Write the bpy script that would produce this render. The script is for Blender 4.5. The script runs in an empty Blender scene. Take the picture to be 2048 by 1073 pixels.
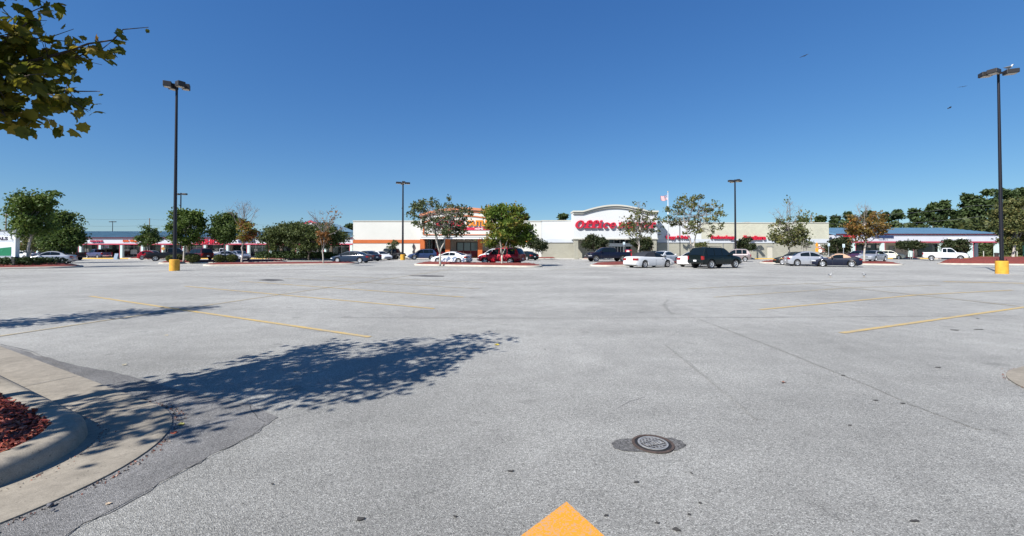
import bpy, bmesh, math, random
from mathutils import Vector, Matrix, Euler
S = bpy.context.scene
# ------------------------------------------------------------------ camera, sky, sun, exposure
R = math.radians
F, CX, YH, H = 860.0, 1024.0, 500.0, 1.6
TH = R(0.9)
YP = YH - F * math.tan(TH)
cam_d = bpy.data.cameras.new("camera"); cam = bpy.data.objects.new("camera", cam_d)
S.collection.objects.link(cam); S.camera = cam
cam.location = (0, 0, H); cam.rotation_euler = (R(90) + TH, 0, 0)
cam_d.sensor_width = 36; cam_d.lens = 36 * F / 2048; cam_d.shift_y = -(536.5 - YP) / 2048
cam_d.clip_start = 0.05; cam_d.clip_end = 3000
SUN_EL, SUN_AZ = R(43), R(225)          # sun stands behind the camera's left shoulder
W = bpy.data.worlds.new("World"); S.world = W; W.use_nodes = True
nt = W.node_tree; bg = nt.nodes['Background']
sk = nt.nodes.new('ShaderNodeTexSky'); sk.sky_type = 'NISHITA'; sk.sun_disc = False
sk.sun_elevation = SUN_EL; sk.sun_rotation = SUN_AZ; sk.air_density = 1.0; sk.dust_density = 0.0; sk.ozone_density = 4.0
hs = nt.nodes.new('ShaderNodeHueSaturation'); hs.inputs['Saturation'].default_value = 1.2
ss = nt.nodes.new('ShaderNodeSeparateColor'); sc_ = nt.nodes.new('ShaderNodeCombineColor')      # a clear autumn sky, flatter towards the horizon
nt.links.new(sk.outputs[0], hs.inputs['Color']); nt.links.new(hs.outputs[0], ss.inputs[0])
for _k, (_g, _m) in enumerate(((0.787, 0.565), (0.762, 0.79), (0.602, 1.36))):
    _p = nt.nodes.new('ShaderNodeMath'); _p.operation = 'POWER'; _p.inputs[1].default_value = _g
    _q = nt.nodes.new('ShaderNodeMath'); _q.operation = 'MULTIPLY'; _q.inputs[1].default_value = _m
    nt.links.new(ss.outputs[_k], _p.inputs[0]); nt.links.new(_p.outputs[0], _q.inputs[0]); nt.links.new(_q.outputs[0], sc_.inputs[_k])
nt.links.new(sc_.outputs[0], bg.inputs[0]); bg.inputs[1].default_value = 0.10
sd = bpy.data.lights.new("sun", 'SUN'); sd.energy = 5.0; sd.angle = R(0.53); sd.color = (1, 0.965, 0.92)
sun = bpy.data.objects.new("sun", sd); S.collection.objects.link(sun)
_d = Vector((math.sin(SUN_AZ) * math.cos(SUN_EL), math.cos(SUN_AZ) * math.cos(SUN_EL), math.sin(SUN_EL)))
sun.rotation_euler = _d.to_track_quat('Z', 'Y').to_euler(); sun.location = (0, 0, 60)
S.view_settings.view_transform = 'Standard'; S.view_settings.look = 'None'
S.view_settings.exposure = 0.72; S.view_settings.gamma = 1
S.cycles.max_bounces = 5; S.cycles.transparent_max_bounces = 8

# ------------------------------------------------------------------ pixel -> world
def ray(px, py):
    u = (px - CX) / F; v = (YP - py) / F
    return Vector((u, math.cos(TH) - v * math.sin(TH), math.sin(TH) + v * math.cos(TH)))
def gp(px, py, z=0.0):
    d = ray(px, py); t = (z - H) / d.z
    return Vector((d.x * t, d.y * t, z))
def at(px, py, Y):
    d = ray(px, py); t = Y / d.y
    return Vector((d.x * t, Y, H + d.z * t))
def PX(px, Y): return at(px, YH, Y).x
def PZ(py, Y, px=1024): return at(px, py, Y).z
def yd(py): return gp(1024, py).y        # distance of a ground point at row py

# ------------------------------------------------------------------ materials
MATS = {}
def mat(name, col, rough=0.6, metal=0.0, coat=0.0, noise=None, bump=None, spec=0.5, emit=None, subsurf=None):
    """noise=(scale, amount[, detail]); bump=(scale, strength)"""
    if name in MATS: return MATS[name]
    m = bpy.data.materials.new(name); m.use_nodes = True; n = m.node_tree.nodes; l = m.node_tree.links
    b = n['Principled BSDF']; b.inputs['Base Color'].default_value = (*col, 1); b.inputs['Roughness'].default_value = rough
    b.inputs['Metallic'].default_value = metal; b.inputs['Coat Weight'].default_value = coat; b.inputs['Coat Roughness'].default_value = 0.05
    b.inputs['Specular IOR Level'].default_value = spec
    tc = None
    if noise or bump:
        tc = n.new('ShaderNodeTexCoord')
    if noise:
        t = n.new('ShaderNodeTexNoise'); t.inputs['Scale'].default_value = noise[0]; t.inputs['Detail'].default_value = noise[2] if len(noise) > 2 else 4
        l.new(tc.outputs['Object'], t.inputs['Vector'])
        r = n.new('ShaderNodeMapRange'); r.inputs[1].default_value = 0.25; r.inputs[2].default_value = 0.75
        r.inputs[3].default_value = 1 - noise[1]; r.inputs[4].default_value = 1 + noise[1]
        l.new(t.outputs['Fac'], r.inputs[0])
        mx = n.new('ShaderNodeVectorMath'); mx.operation = 'SCALE'; mx.inputs[0].default_value = col
        l.new(r.outputs[0], mx.inputs['Scale']); l.new(mx.outputs[0], b.inputs['Base Color'])
    if bump:
        t2 = n.new('ShaderNodeTexNoise'); t2.inputs['Scale'].default_value = bump[0]; t2.inputs['Detail'].default_value = 3
        l.new(tc.outputs['Object'], t2.inputs['Vector'])
        bp = n.new('ShaderNodeBump'); bp.inputs['Strength'].default_value = bump[1]; bp.inputs['Distance'].default_value = 0.02
        l.new(t2.outputs['Fac'], bp.inputs['Height']); l.new(bp.outputs[0], b.inputs['Normal'])
    if emit:
        b.inputs['Emission Color'].default_value = (*col, 1); b.inputs['Emission Strength'].default_value = emit
    MATS[name] = m; return m

def ramp(n, stops):
    r = n.new('ShaderNodeValToRGB'); e = r.color_ramp.elements
    while len(e) < len(stops): e.new(0.5)
    for i, (p, c) in enumerate(stops): e[i].position = p; e[i].color = (*c, 1)
    return r

def leaf_mat(name, stops, trans=0.35, scale=0.9, rnd=0.55):
    """leaf colour: clumps by position mixed with a random tone per leaf"""
    if name in MATS: return MATS[name]
    m = bpy.data.materials.new(name); m.use_nodes = True; n = m.node_tree.nodes; l = m.node_tree.links
    b = n['Principled BSDF']; out = n['Material Output']
    tc = n.new('ShaderNodeTexCoord'); t = n.new('ShaderNodeTexNoise'); t.inputs['Scale'].default_value = scale; t.inputs['Detail'].default_value = 2
    l.new(tc.outputs['Object'], t.inputs['Vector'])
    g = n.new('ShaderNodeNewGeometry')
    mr = n.new('ShaderNodeMapRange'); mr.inputs[1].default_value = 0.3; mr.inputs[2].default_value = 0.7
    l.new(t.outputs['Fac'], mr.inputs[0])
    mx = n.new('ShaderNodeMix'); mx.inputs[0].default_value = rnd
    l.new(mr.outputs[0], mx.inputs[2]); l.new(g.outputs['Random Per Island'], mx.inputs[3])
    rp = ramp(n, stops); l.new(mx.outputs[0], rp.inputs[0])
    l.new(rp.outputs[0], b.inputs['Base Color']); b.inputs['Roughness'].default_value = 0.55
    b.inputs['Specular IOR Level'].default_value = 0.3
    tr = n.new('ShaderNodeBsdfTranslucent'); l.new(rp.outputs[0], tr.inputs[0])
    ms = n.new('ShaderNodeMixShader'); ms.inputs[0].default_value = trans
    l.new(b.outputs[0], ms.inputs[1]); l.new(tr.outputs[0], ms.inputs[2]); l.new(ms.outputs[0], out.inputs[0])
    MATS[name] = m; return m

def asphalt_mat(name, lo, hi, stain=0.12, tint=(1, 1.0, 1.02), cells=165, near_shade=None):
    m = bpy.data.materials.new(name); m.use_nodes = True; n = m.node_tree.nodes; l = m.node_tree.links
    b = n['Principled BSDF']; b.inputs['Roughness'].default_value = 0.85; b.inputs['Specular IOR Level'].default_value = 0.25
    tc = n.new('ShaderNodeTexCoord')
    v = n.new('ShaderNodeTexVoronoi'); v.inputs['Scale'].default_value = cells; l.new(tc.outputs['Object'], v.inputs['Vector'])
    sep = n.new('ShaderNodeSeparateColor'); l.new(v.outputs['Color'], sep.inputs[0])
    rp = ramp(n, [(0.0, (lo * 0.42,) * 3), (0.18, (lo * 0.9,) * 3), (0.8, (hi,) * 3), (1.0, (hi * 1.5,) * 3)])
    l.new(sep.outputs[0], rp.inputs[0])
    def noise(sc, a, det, stretch=None):
        t = n.new('ShaderNodeTexNoise'); t.inputs['Scale'].default_value = sc; t.inputs['Detail'].default_value = det
        if stretch:
            mp = n.new('ShaderNodeMapping'); mp.inputs['Scale'].default_value = stretch
            l.new(tc.outputs['Object'], mp.inputs[0]); l.new(mp.outputs[0], t.inputs['Vector'])
        else: l.new(tc.outputs['Object'], t.inputs['Vector'])
        r = n.new('ShaderNodeMapRange'); r.inputs[1].default_value = 0.3; r.inputs[2].default_value = 0.7
        r.inputs[3].default_value = 1 - a; r.inputs[4].default_value = 1 + a; l.new(t.outputs['Fac'], r.inputs[0]); return r
    a1 = noise(0.22, stain, 5); a2 = noise(2.3, stain * 0.55, 4); a3 = noise(0.5, stain * 0.6, 3, (0.12, 1.0, 1)); a4 = noise(28, 0.10, 2)
    cur = None
    for a in (a1, a2, a3, a4):
        if cur is None: cur = a.outputs[0]; continue
        mm = n.new('ShaderNodeMath'); mm.operation = 'MULTIPLY'; l.new(cur, mm.inputs[0]); l.new(a.outputs[0], mm.inputs[1]); cur = mm.outputs[0]
    if near_shade:      # shade between the near stones, painted as darker colour close to the camera
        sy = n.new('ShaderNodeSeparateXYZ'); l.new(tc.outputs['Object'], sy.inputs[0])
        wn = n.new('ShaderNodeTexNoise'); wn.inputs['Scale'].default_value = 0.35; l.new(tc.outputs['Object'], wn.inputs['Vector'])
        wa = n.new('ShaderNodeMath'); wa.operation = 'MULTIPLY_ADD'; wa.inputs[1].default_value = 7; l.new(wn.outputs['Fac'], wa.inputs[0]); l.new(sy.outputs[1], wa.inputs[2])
        ly = n.new('ShaderNodeMapRange'); ly.interpolation_type = 'SMOOTHSTEP'; ly.inputs[1].default_value = 4; ly.inputs[2].default_value = 12; ly.inputs[3].default_value = near_shade; ly.inputs[4].default_value = 1.03; l.new(wa.outputs[0], ly.inputs[0])
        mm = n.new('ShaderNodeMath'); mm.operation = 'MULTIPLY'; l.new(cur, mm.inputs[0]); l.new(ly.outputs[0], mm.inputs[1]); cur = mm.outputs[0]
    # small dark oil spots
    sp = n.new('ShaderNodeTexNoise'); sp.inputs['Scale'].default_value = 1.7; sp.inputs['Detail'].default_value = 1
    l.new(tc.outputs['Object'], sp.inputs['Vector'])
    sr = n.new('ShaderNodeMapRange'); sr.inputs[1].default_value = 0.70; sr.inputs[2].default_value = 0.76; sr.inputs[3].default_value = 1; sr.inputs[4].default_value = 0.8
    l.new(sp.outputs['Fac'], sr.inputs[0])
    mm = n.new('ShaderNodeMath'); mm.operation = 'MULTIPLY'; l.new(cur, mm.inputs[0]); l.new(sr.outputs[0], mm.inputs[1]); cur = mm.outputs[0]
    sc = n.new('ShaderNodeVectorMath'); sc.operation = 'SCALE'; l.new(rp.outputs[0], sc.inputs[0]); l.new(cur, sc.inputs['Scale'])
    ml = n.new('ShaderNodeVectorMath'); ml.operation = 'MULTIPLY'; ml.inputs[1].default_value = tint; l.new(sc.outputs[0], ml.inputs[0])
    l.new(ml.outputs[0], b.inputs['Base Color'])
    bp = n.new('ShaderNodeBump'); bp.inputs['Strength'].default_value = 0.8; bp.inputs['Distance'].default_value = 0.006
    l.new(v.outputs['Distance'], bp.inputs['Height']); l.new(bp.outputs[0], b.inputs['Normal'])
    MATS[name] = m; return m

def concrete_mat(name, col, dirt=(0.10, 0.085, 0.07)):
    m = bpy.data.materials.new(name); m.use_nodes = True; n = m.node_tree.nodes; l = m.node_tree.links
    b = n['Principled BSDF']; b.inputs['Roughness'].default_value = 0.92; b.inputs['Specular IOR Level'].default_value = 0.2
    tc = n.new('ShaderNodeTexCoord')
    def nz(sc, det, lo, hi, a, c):
        t = n.new('ShaderNodeTexNoise'); t.inputs['Scale'].default_value = sc; t.inputs['Detail'].default_value = det; t.inputs['Roughness'].default_value = .65; l.new(tc.outputs['Object'], t.inputs['Vector'])
        r = n.new('ShaderNodeMapRange'); r.inputs[1].default_value = lo; r.inputs[2].default_value = hi; r.inputs[3].default_value = a; r.inputs[4].default_value = c; l.new(t.outputs['Fac'], r.inputs[0]); return r.outputs[0]
    big = nz(1.6, 8, .42, .62, 0, .55); spk = nz(160, 2, .3, .7, .80, 1.18); med = nz(11, 8, .35, .65, .86, 1.10); spot = nz(34, 3, .64, .70, 0, .65)
    def mul(a, c):
        q = n.new('ShaderNodeMath'); q.operation = 'MULTIPLY'; l.new(a, q.inputs[0]); l.new(c, q.inputs[1]); return q.outputs[0]
    mx = n.new('ShaderNodeMix'); mx.data_type = 'RGBA'; l.new(big, mx.inputs[0]); mx.inputs[6].default_value = (*col, 1); mx.inputs[7].default_value = (*[c * .62 for c in col], 1)
    m2 = n.new('ShaderNodeMix'); m2.data_type = 'RGBA'; l.new(spot, m2.inputs[0]); l.new(mx.outputs[2], m2.inputs[6]); m2.inputs[7].default_value = (*dirt, 1)
    sc = n.new('ShaderNodeVectorMath'); sc.operation = 'SCALE'; l.new(m2.outputs[2], sc.inputs[0]); l.new(mul(spk, med), sc.inputs['Scale']); l.new(sc.outputs[0], b.inputs['Base Color'])
    bp = n.new('ShaderNodeBump'); bp.inputs['Strength'].default_value = .35; bp.inputs['Distance'].default_value = .003; l.new(spk, bp.inputs['Height']); l.new(bp.outputs[0], b.inputs['Normal'])
    MATS[name] = m; return m

def worn_paint(name, col, wear=0.55, edge=0.5):
    """road paint through which the grey stones show"""
    m = bpy.data.materials.new(name); m.use_nodes = True; n = m.node_tree.nodes; l = m.node_tree.links
    b = n['Principled BSDF']; b.inputs['Roughness'].default_value = 0.8
    tc = n.new('ShaderNodeTexCoord')
    t = n.new('ShaderNodeTexVoronoi'); t.inputs['Scale'].default_value = 120; l.new(tc.outputs['Object'], t.inputs['Vector'])
    sep = n.new('ShaderNodeSeparateColor'); l.new(t.outputs['Color'], sep.inputs[0])
    t2 = n.new('ShaderNodeTexNoise'); t2.inputs['Scale'].default_value = 3; t2.inputs['Detail'].default_value = 5; l.new(tc.outputs['Object'], t2.inputs['Vector'])
    ad = n.new('ShaderNodeMath'); ad.operation = 'ADD'; l.new(sep.outputs[0], ad.inputs[0]); l.new(t2.outputs['Fac'], ad.inputs[1])
    r = n.new('ShaderNodeMapRange'); r.inputs[1].default_value = edge + 0.35; r.inputs[2].default_value = edge + 0.75; r.inputs[3].default_value = 0; r.inputs[4].default_value = wear
    l.new(ad.outputs[0], r.inputs[0])
    mx = n.new('ShaderNodeMix'); mx.data_type = 'RGBA'; l.new(r.outputs[0], mx.inputs[0])
    mx.inputs[6].default_value = (*col, 1); mx.inputs[7].default_value = (0.27, 0.26, 0.24, 1)
    l.new(mx.outputs[2], b.inputs['Base Color']); MATS[name] = m; return m

def block_mat(name, col, mortar=0.8, w=0.4, h=0.2, bump=0.4):
    m = bpy.data.materials.new(name); m.use_nodes = True; n = m.node_tree.nodes; l = m.node_tree.links
    b = n['Principled BSDF']; b.inputs['Roughness'].default_value = 0.9
    tc = n.new('ShaderNodeTexCoord'); mp = n.new('ShaderNodeMapping'); mp.inputs['Rotation'].default_value = (R(-90), 0, 0)
    l.new(tc.outputs['Object'], mp.inputs[0])
    br = n.new('ShaderNodeTexBrick'); br.inputs['Scale'].default_value = 1; br.inputs['Brick Width'].default_value = w; br.inputs['Row Height'].default_value = h
    br.inputs['Mortar Size'].default_value = 0.014
    br.inputs['Color1'].default_value = (*[c * 0.94 for c in col], 1); br.inputs['Color2'].default_value = (*[c * 1.05 for c in col], 1)
    br.inputs['Mortar'].default_value = (*[c * mortar for c in col], 1); l.new(mp.outputs[0], br.inputs[0])
    t = n.new('ShaderNodeTexNoise'); t.inputs['Scale'].default_value = 0.5; t.inputs['Detail'].default_value = 5; l.new(tc.outputs['Object'], t.inputs[0])
    r = n.new('ShaderNodeMapRange'); r.inputs[1].default_value = .3; r.inputs[2].default_value = .7; r.inputs[3].default_value = .93; r.inputs[4].default_value = 1.05; l.new(t.outputs['Fac'], r.inputs[0])
    sc = n.new('ShaderNodeVectorMath'); sc.operation = 'SCALE'; l.new(br.outputs['Color'], sc.inputs[0]); l.new(r.outputs[0], sc.inputs['Scale'])
    l.new(sc.outputs[0], b.inputs['Base Color'])
    t3 = n.new('ShaderNodeTexNoise'); t3.inputs['Scale'].default_value = 6; l.new(tc.outputs['Object'], t3.inputs[0])
    bp = n.new('ShaderNodeBump'); bp.inputs['Strength'].default_value = bump; bp.inputs['Distance'].default_value = 0.05; l.new(t3.outputs['Fac'], bp.inputs['Height']); l.new(bp.outputs[0], b.inputs['Normal'])
    MATS[name] = m; return m

def soft(name, col, **k): return mat(name, col, **k)
# ------------------------------------------------------------------ mesh helpers
class MB:
    def __init__(s): s.v = []; s.f = []; s.m = []; s.mats = []; s.cur = 0
    def use(s, m):
        if m not in s.mats: s.mats.append(m)
        s.cur = s.mats.index(m); return s
    def add(s, vs, fs):
        o = len(s.v); s.v += [tuple(v) for v in vs]
        for f in fs: s.f.append(tuple(i + o for i in f)); s.m.append(s.cur)
        return s
    def box(s, x0, x1, y0, y1, z0, z1, M=None):
        x0, x1 = sorted((x0, x1)); y0, y1 = sorted((y0, y1)); z0, z1 = sorted((z0, z1))
        vs = [Vector(p) for p in ((x0, y0, z0), (x1, y0, z0), (x1, y1, z0), (x0, y1, z0), (x0, y0, z1), (x1, y0, z1), (x1, y1, z1), (x0, y1, z1))]
        if M is not None: vs = [M @ v for v in vs]
        return s.add(vs, [(0, 3, 2, 1), (4, 5, 6, 7), (0, 1, 5, 4), (1, 2, 6, 5), (2, 3, 7, 6), (3, 0, 4, 7)])
    def tube(s, pts, rad, n=8, cap=True):
        """pts: list of Vectors; rad: number or list"""
        pts = [Vector(p) for p in pts]; N = len(pts)
        rad = [rad] * N if not isinstance(rad, (list, tuple)) else rad
        o = len(s.v); prev = None; vs = []
        for i, p in enumerate(pts):
            d = (pts[min(i + 1, N - 1)] - pts[max(i - 1, 0)]).normalized()
            if prev is None: a = d.orthogonal().normalized()
            else: a = (prev - d * prev.dot(d)); a = a.normalized() if a.length > 1e-6 else d.orthogonal().normalized()
            prev = a; b = d.cross(a)
            for k in range(n):
                t = 2 * math.pi * k / n; vs.append(p + (a * math.cos(t) + b * math.sin(t)) * rad[i])
        fs = [(i * n + k, i * n + (k + 1) % n, (i + 1) * n + (k + 1) % n, (i + 1) * n + k) for i in range(N - 1) for k in range(n)]
        if cap: fs += [tuple(range(n))[::-1], tuple((N - 1) * n + k for k in range(n))]
        return s.add(vs, fs)
    def lathe(s, prof, n=24, M=None, cap=False):
        """prof list of (r,z)"""
        vs = []
        for (r, z) in prof:
            for k in range(n):
                t = 2 * math.pi * k / n; v = Vector((r * math.cos(t), r * math.sin(t), z)); vs.append(M @ v if M is not None else v)
        fs = [(i * n + k, i * n + (k + 1) % n, (i + 1) * n + (k + 1) % n, (i + 1) * n + k) for i in range(len(prof) - 1) for k in range(n)]
        if cap: fs += [tuple(range(n))[::-1], tuple((len(prof) - 1) * n + k for k in range(n))]
        return s.add(vs, fs)
    def prism(s, poly, a, b, axis='y', M=None):
        """poly in the plane normal to axis, extruded a..b"""
        def P(p, q): return Vector((p[0], q, p[1])) if axis == 'y' else (Vector((p[0], p[1], q)) if axis == 'z' else Vector((q, p[0], p[1])))
        n = len(poly); vs = [P(p, a) for p in poly] + [P(p, b) for p in poly]
        if M is not None: vs = [M @ v for v in vs]
        return s.add(vs, [tuple(range(n)), tuple(range(n, 2 * n))[::-1]] + [(i, i + n, (i + 1) % n + n, (i + 1) % n) for i in range(n)])
    def build(s, name, m=None, parent=None, smooth=False, bevel=0, loc=None, auto=None):
        me = bpy.data.meshes.new(name); me.from_pydata(s.v, [], s.f)
        ms = s.mats if s.mats else [m]
        for x in ms: me.materials.append(x)
        if s.mats: me.polygons.foreach_set('material_index', s.m)
        if smooth: me.polygons.foreach_set('use_smooth', [True] * len(me.polygons))
        bm = bmesh.new(); bm.from_mesh(me); bmesh.ops.recalc_face_normals(bm, faces=bm.faces)
        if auto:
            for e in bm.edges:
                if len(e.link_faces) == 2 and e.calc_face_angle(0) > R(auto): e.smooth = False
        bm.to_mesh(me); bm.free(); me.update()
        o = bpy.data.objects.new(name, me); S.collection.objects.link(o)
        if parent is not None: o.parent = parent
        if loc is not None: o.location = loc
        if bevel:
            md = o.modifiers.new('bevel', 'BEVEL'); md.width = bevel; md.segments = 2; md.limit_method = 'ANGLE'
        return o
def raw(name, vs, fs, m, parent=None, smooth=False):
    me = bpy.data.meshes.new(name); me.from_pydata(vs, [], fs); me.materials.append(m)
    if smooth: me.polygons.foreach_set('use_smooth', [True] * len(me.polygons))
    o = bpy.data.objects.new(name, me); S.collection.objects.link(o); o.parent = parent; return o
def tag(o, label=None, cat=None, group=None, kind=None):
    if label: o['label'] = label
    if cat: o['category'] = cat
    if group: o['group'] = group
    if kind: o['kind'] = kind
    return o
def empty(name, loc=(0, 0, 0), rz=0.0):
    o = bpy.data.objects.new(name, None); S.collection.objects.link(o); o.location = loc; o.rotation_euler = (0, 0, rz); o.empty_display_size = 0.3; return o
def struct(o): o['kind'] = 'structure'; return o
def text_mb(txt, x0, x1, z0, z1, y, m, depth=0.08, shear=0.0, bold=0.0, parent=None, name='sign_lettering', flat_z=None, M=None, space=1.0):
    """lettering fitted into the box x0..x1, z0..z1 on a wall facing -Y (front face at y-depth)"""
    c = bpy.data.curves.new('t', 'FONT'); c.body = txt; c.size = 1; c.extrude = 0.5; c.offset = bold; c.shear = shear; c.resolution_u = 3; c.space_character = space
    t = bpy.data.objects.new('t', c); S.collection.objects.link(t)
    dg = bpy.context.evaluated_depsgraph_get(); dg.update()
    me = bpy.data.meshes.new_from_object(t.evaluated_get(dg)); bpy.data.objects.remove(t); bpy.data.curves.remove(c)
    xs = [v.co.x for v in me.vertices]; ys = [v.co.y for v in me.vertices]
    ax, bx, ay, by = min(xs), max(xs), min(ys), max(ys)
    for v in me.vertices:
        x = x0 + (v.co.x - ax) / (bx - ax) * (x1 - x0); z = z0 + (v.co.y - ay) / (by - ay) * (z1 - z0)
        p = Vector((x, y - (v.co.z + 0.5) * depth, z)); v.co = M @ p if M is not None else p
    me.name = name; me.materials.clear(); me.materials.append(m)
    o = bpy.data.objects.new(name, me); S.collection.objects.link(o); o.parent = parent
    return o
def lerp(a, b, t): return a + (b - a) * t
def interp(pts, x):
    if x <= pts[0][0]: return pts[0][1]
    for (a, b), (c, d) in zip(pts, pts[1:]):
        if x <= c: return b + (d - b) * (x - a) / (c - a) if c > a else d
    return pts[-1][1]
# ------------------------------------------------------------------ ground
rng = random.Random(7)
GRASS = mat('field_grass', (0.13, 0.12, 0.04), 0.95, noise=(0.25, 0.35, 6))
ASPH = asphalt_mat('asphalt', 0.25, 0.345, 0.16, (1.02, 1.0, 0.915), near_shade=0.77)
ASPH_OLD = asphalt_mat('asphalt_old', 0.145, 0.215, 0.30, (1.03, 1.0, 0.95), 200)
ASPH_DARK = asphalt_mat('asphalt_dark', 0.075, 0.13, 0.25, (1, 0.97, 0.93), 110)
CONC = concrete_mat('kerb_concrete', (0.305, 0.270, 0.215))
CONC_FAR = mat('kerb_far', (0.42, 0.39, 0.33), 0.9, noise=(2, 0.2, 5))
MULCH = mat('mulch', (0.15, 0.030, 0.022), 0.95, noise=(14, 0.7, 6), bump=(25, 1.0))
YEL = worn_paint('yellow_paint', (0.56, 0.36, 0.06), 0.85, 0.42)
YEL_SOLID = worn_paint('arrow_paint', (0.66, 0.26, 0.008), 0.55, 0.58)
YEL_FADE = worn_paint('faded_yellow_paint', (0.48, 0.36, 0.14), 0.9, 0.25)
YK = mat('yellow_kerb_paint', (0.72, 0.42, 0.05), 0.7, noise=(2, 0.15))
SEAM = mat('seam_dirt', (0.13, 0.125, 0.12), 0.95, noise=(9, 0.4, 4))
BLACK = mat('black_matt', (0.012, 0.012, 0.013), 0.8)

g = MB(); g.add([(-1400, -60, -0.02), (1400, -60, -0.02), (1400, 1500, -0.02), (-1400, 1500, -0.02)], [(0, 1, 2, 3)])
struct(g.build('ground', GRASS))
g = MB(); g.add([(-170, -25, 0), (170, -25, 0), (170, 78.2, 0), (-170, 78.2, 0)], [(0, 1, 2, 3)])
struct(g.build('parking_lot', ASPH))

def ribbon(px, w, z=0.004, jitter=0.0, mb=None, wpts=None):
    pts = [gp(*p, 0.0) for p in px]
    if jitter:
        q = [pts[0]]
        for a, b in zip(pts, pts[1:]):
            n = max(2, int((b - a).length / 0.25)); nv = Vector((-(b - a).y, (b - a).x, 0)).normalized()
            for i in range(1, n + 1): q.append(a.lerp(b, i / n) + nv * rng.uniform(-jitter, jitter))
        pts = q
    mb = mb or MB(); L = []; N = len(pts)
    for i, p in enumerate(pts):
        d = (pts[min(i + 1, N - 1)] - pts[max(i - 1, 0)]); nv = Vector((-d.y, d.x, 0)).normalized()
        ww = w * (rng.uniform(0.5, 1.4) if jitter else 1) / 2
        L += [(p + nv * ww) + Vector((0, 0, z)), (p - nv * ww) + Vector((0, 0, z))]
    mb.add(L, [(2 * i, 2 * i + 1, 2 * i + 3, 2 * i + 2) for i in range(N - 1)])
    return mb
for pts, w, m in [([(740, 675), (355, 619), (180, 593)], 0.115, YEL), ([(868, 618), (370, 573)], 0.11, YEL), ([(927, 595), (479, 563)], 0.11, YEL),
                  ([(958, 578), (568, 557)], 0.10, YEL_FADE), ([(976, 566), (640, 552)], 0.10, YEL_FADE),
                  ([(-60, 682), (355, 620), (560, 590), (750, 562), (903, 539)], 0.10, YEL_FADE),
                  ([(1683, 667), (2060, 613.5)], 0.115, YEL), ([(1520, 620), (1835, 590.5), (2025, 581)], 0.11, YEL), ([(1428, 595), (1704, 576), (1880, 571)], 0.11, YEL_FADE),
                  ([(1375, 578), (1560, 570), (1776, 562)], 0.10, YEL_FADE), ([(1610, 567), (1835, 590.8), (2040, 613.5)], 0.07, YEL_FADE),
                  ([(1888, 564), (2060, 567.5)], 0.32, YEL), ([(1100, 541), (1210, 536)], .1, YEL_FADE)]:
    o = ribbon(pts, w, 0.008).build('painted_line', m); struct(o)
a, b, c = gp(1133, 1005), gp(1042, 1073), gp(1208, 1073)
ax = (a - (b + c) / 2).normalized(); sx = Vector((ax.y, -ax.x, 0)); Lh = 0.62
hl = a - ax * Lh
kl = (b - a).normalized() ; kr = (c - a).normalized()
pl = a + kl * (Lh / (-kl.dot(ax))); pr = a + kr * (Lh / (-kr.dot(ax)))
z = Vector((0, 0, 0.004)); g = MB(); g.add([a + z, pl + z, pr + z], [(0, 1, 2)])
mid = (pl + pr) / 2; e = mid - ax * 1.6
g.add([mid + sx * 0.09 + z, mid - sx * 0.09 + z, e - sx * 0.09 + z, e + sx * 0.09 + z], [(0, 1, 2, 3)])
struct(g.build('painted_arrow', YEL_SOLID))
# cracks, paving joints and tyre marks
cr = MB()
ribbon([(600, 830), (530, 850), (505, 872)], 0.005, 0.004, 0.012, cr); ribbon([(505, 872), (420, 915), (290, 985), (150, 1060), (90, 1100)], 0.007, 0.012, 0.008, cr)
ribbon([(500, 812), (508, 830), (530, 845)], 0.005, 0.004, 0.02, cr)
ribbon([(0, 690), (60, 703), (120, 730), (162, 762)], 0.012, 0.012, 0.008, cr)
ribbon([(1235, 818), (1262, 804), (1290, 795)], 0.004, 0.004, 0.012, cr)
struct(cr.build('crack', SEAM))
TYRE = asphalt_mat('tyre_mark', 0.205, 0.29, 0.12, (1.02, 1.0, 0.915))
tm = MB(); ribbon([(1400, 640), (1560, 700), (1720, 765), (1830, 812), (1960, 860)], 0.035, 0.004, 0.01, tm)
ribbon([(1330, 690), (1420, 760), (1520, 840)], 0.05, 0.004, 0.01, tm)
ribbon([(1335, 600), (1329, 607), (1333, 618), (1345, 628)], 0.10, 0.004, 0.02, tm)
ribbon([(600, 561.5), (1100, 560), (1500, 561), (2040, 563)], 0.10, 0.004, 0.02, tm); ribbon([(0, 553), (500, 551), (900, 549), (1300, 550)], 0.14, 0.004, 0.03, tm)
ribbon([(700, 636), (1100, 637), (1400, 636), (2040, 632)], 0.035, 0.004, 0.015, tm)
struct(tm.build('tyre_marks', TYRE))

def blob(cx, cy, rx, ry, n=14, irr=0.3, z=0.004):
    c = gp(cx, cy); L = []
    for k in range(n):
        t = 2 * math.pi * k / n; q = 1 + rng.uniform(-irr, irr)
        L.append((c.x + rx * q * math.cos(t), c.y + ry * q * math.sin(t), z))
    return L
def patch(name, px, m, z=0.004, sub=3, jit=0.02):
    P = [gp(*p) for p in px]; L = []
    for a, b in zip(P, P[1:] + P[:1]):
        for i in range(sub): q = a.lerp(b, i / sub); L.append((q.x + rng.uniform(-jit, jit), q.y + rng.uniform(-jit, jit), z))
    g = MB(); g.add(L, [tuple(range(len(L)))]); return struct(g.build(name, m))
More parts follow.
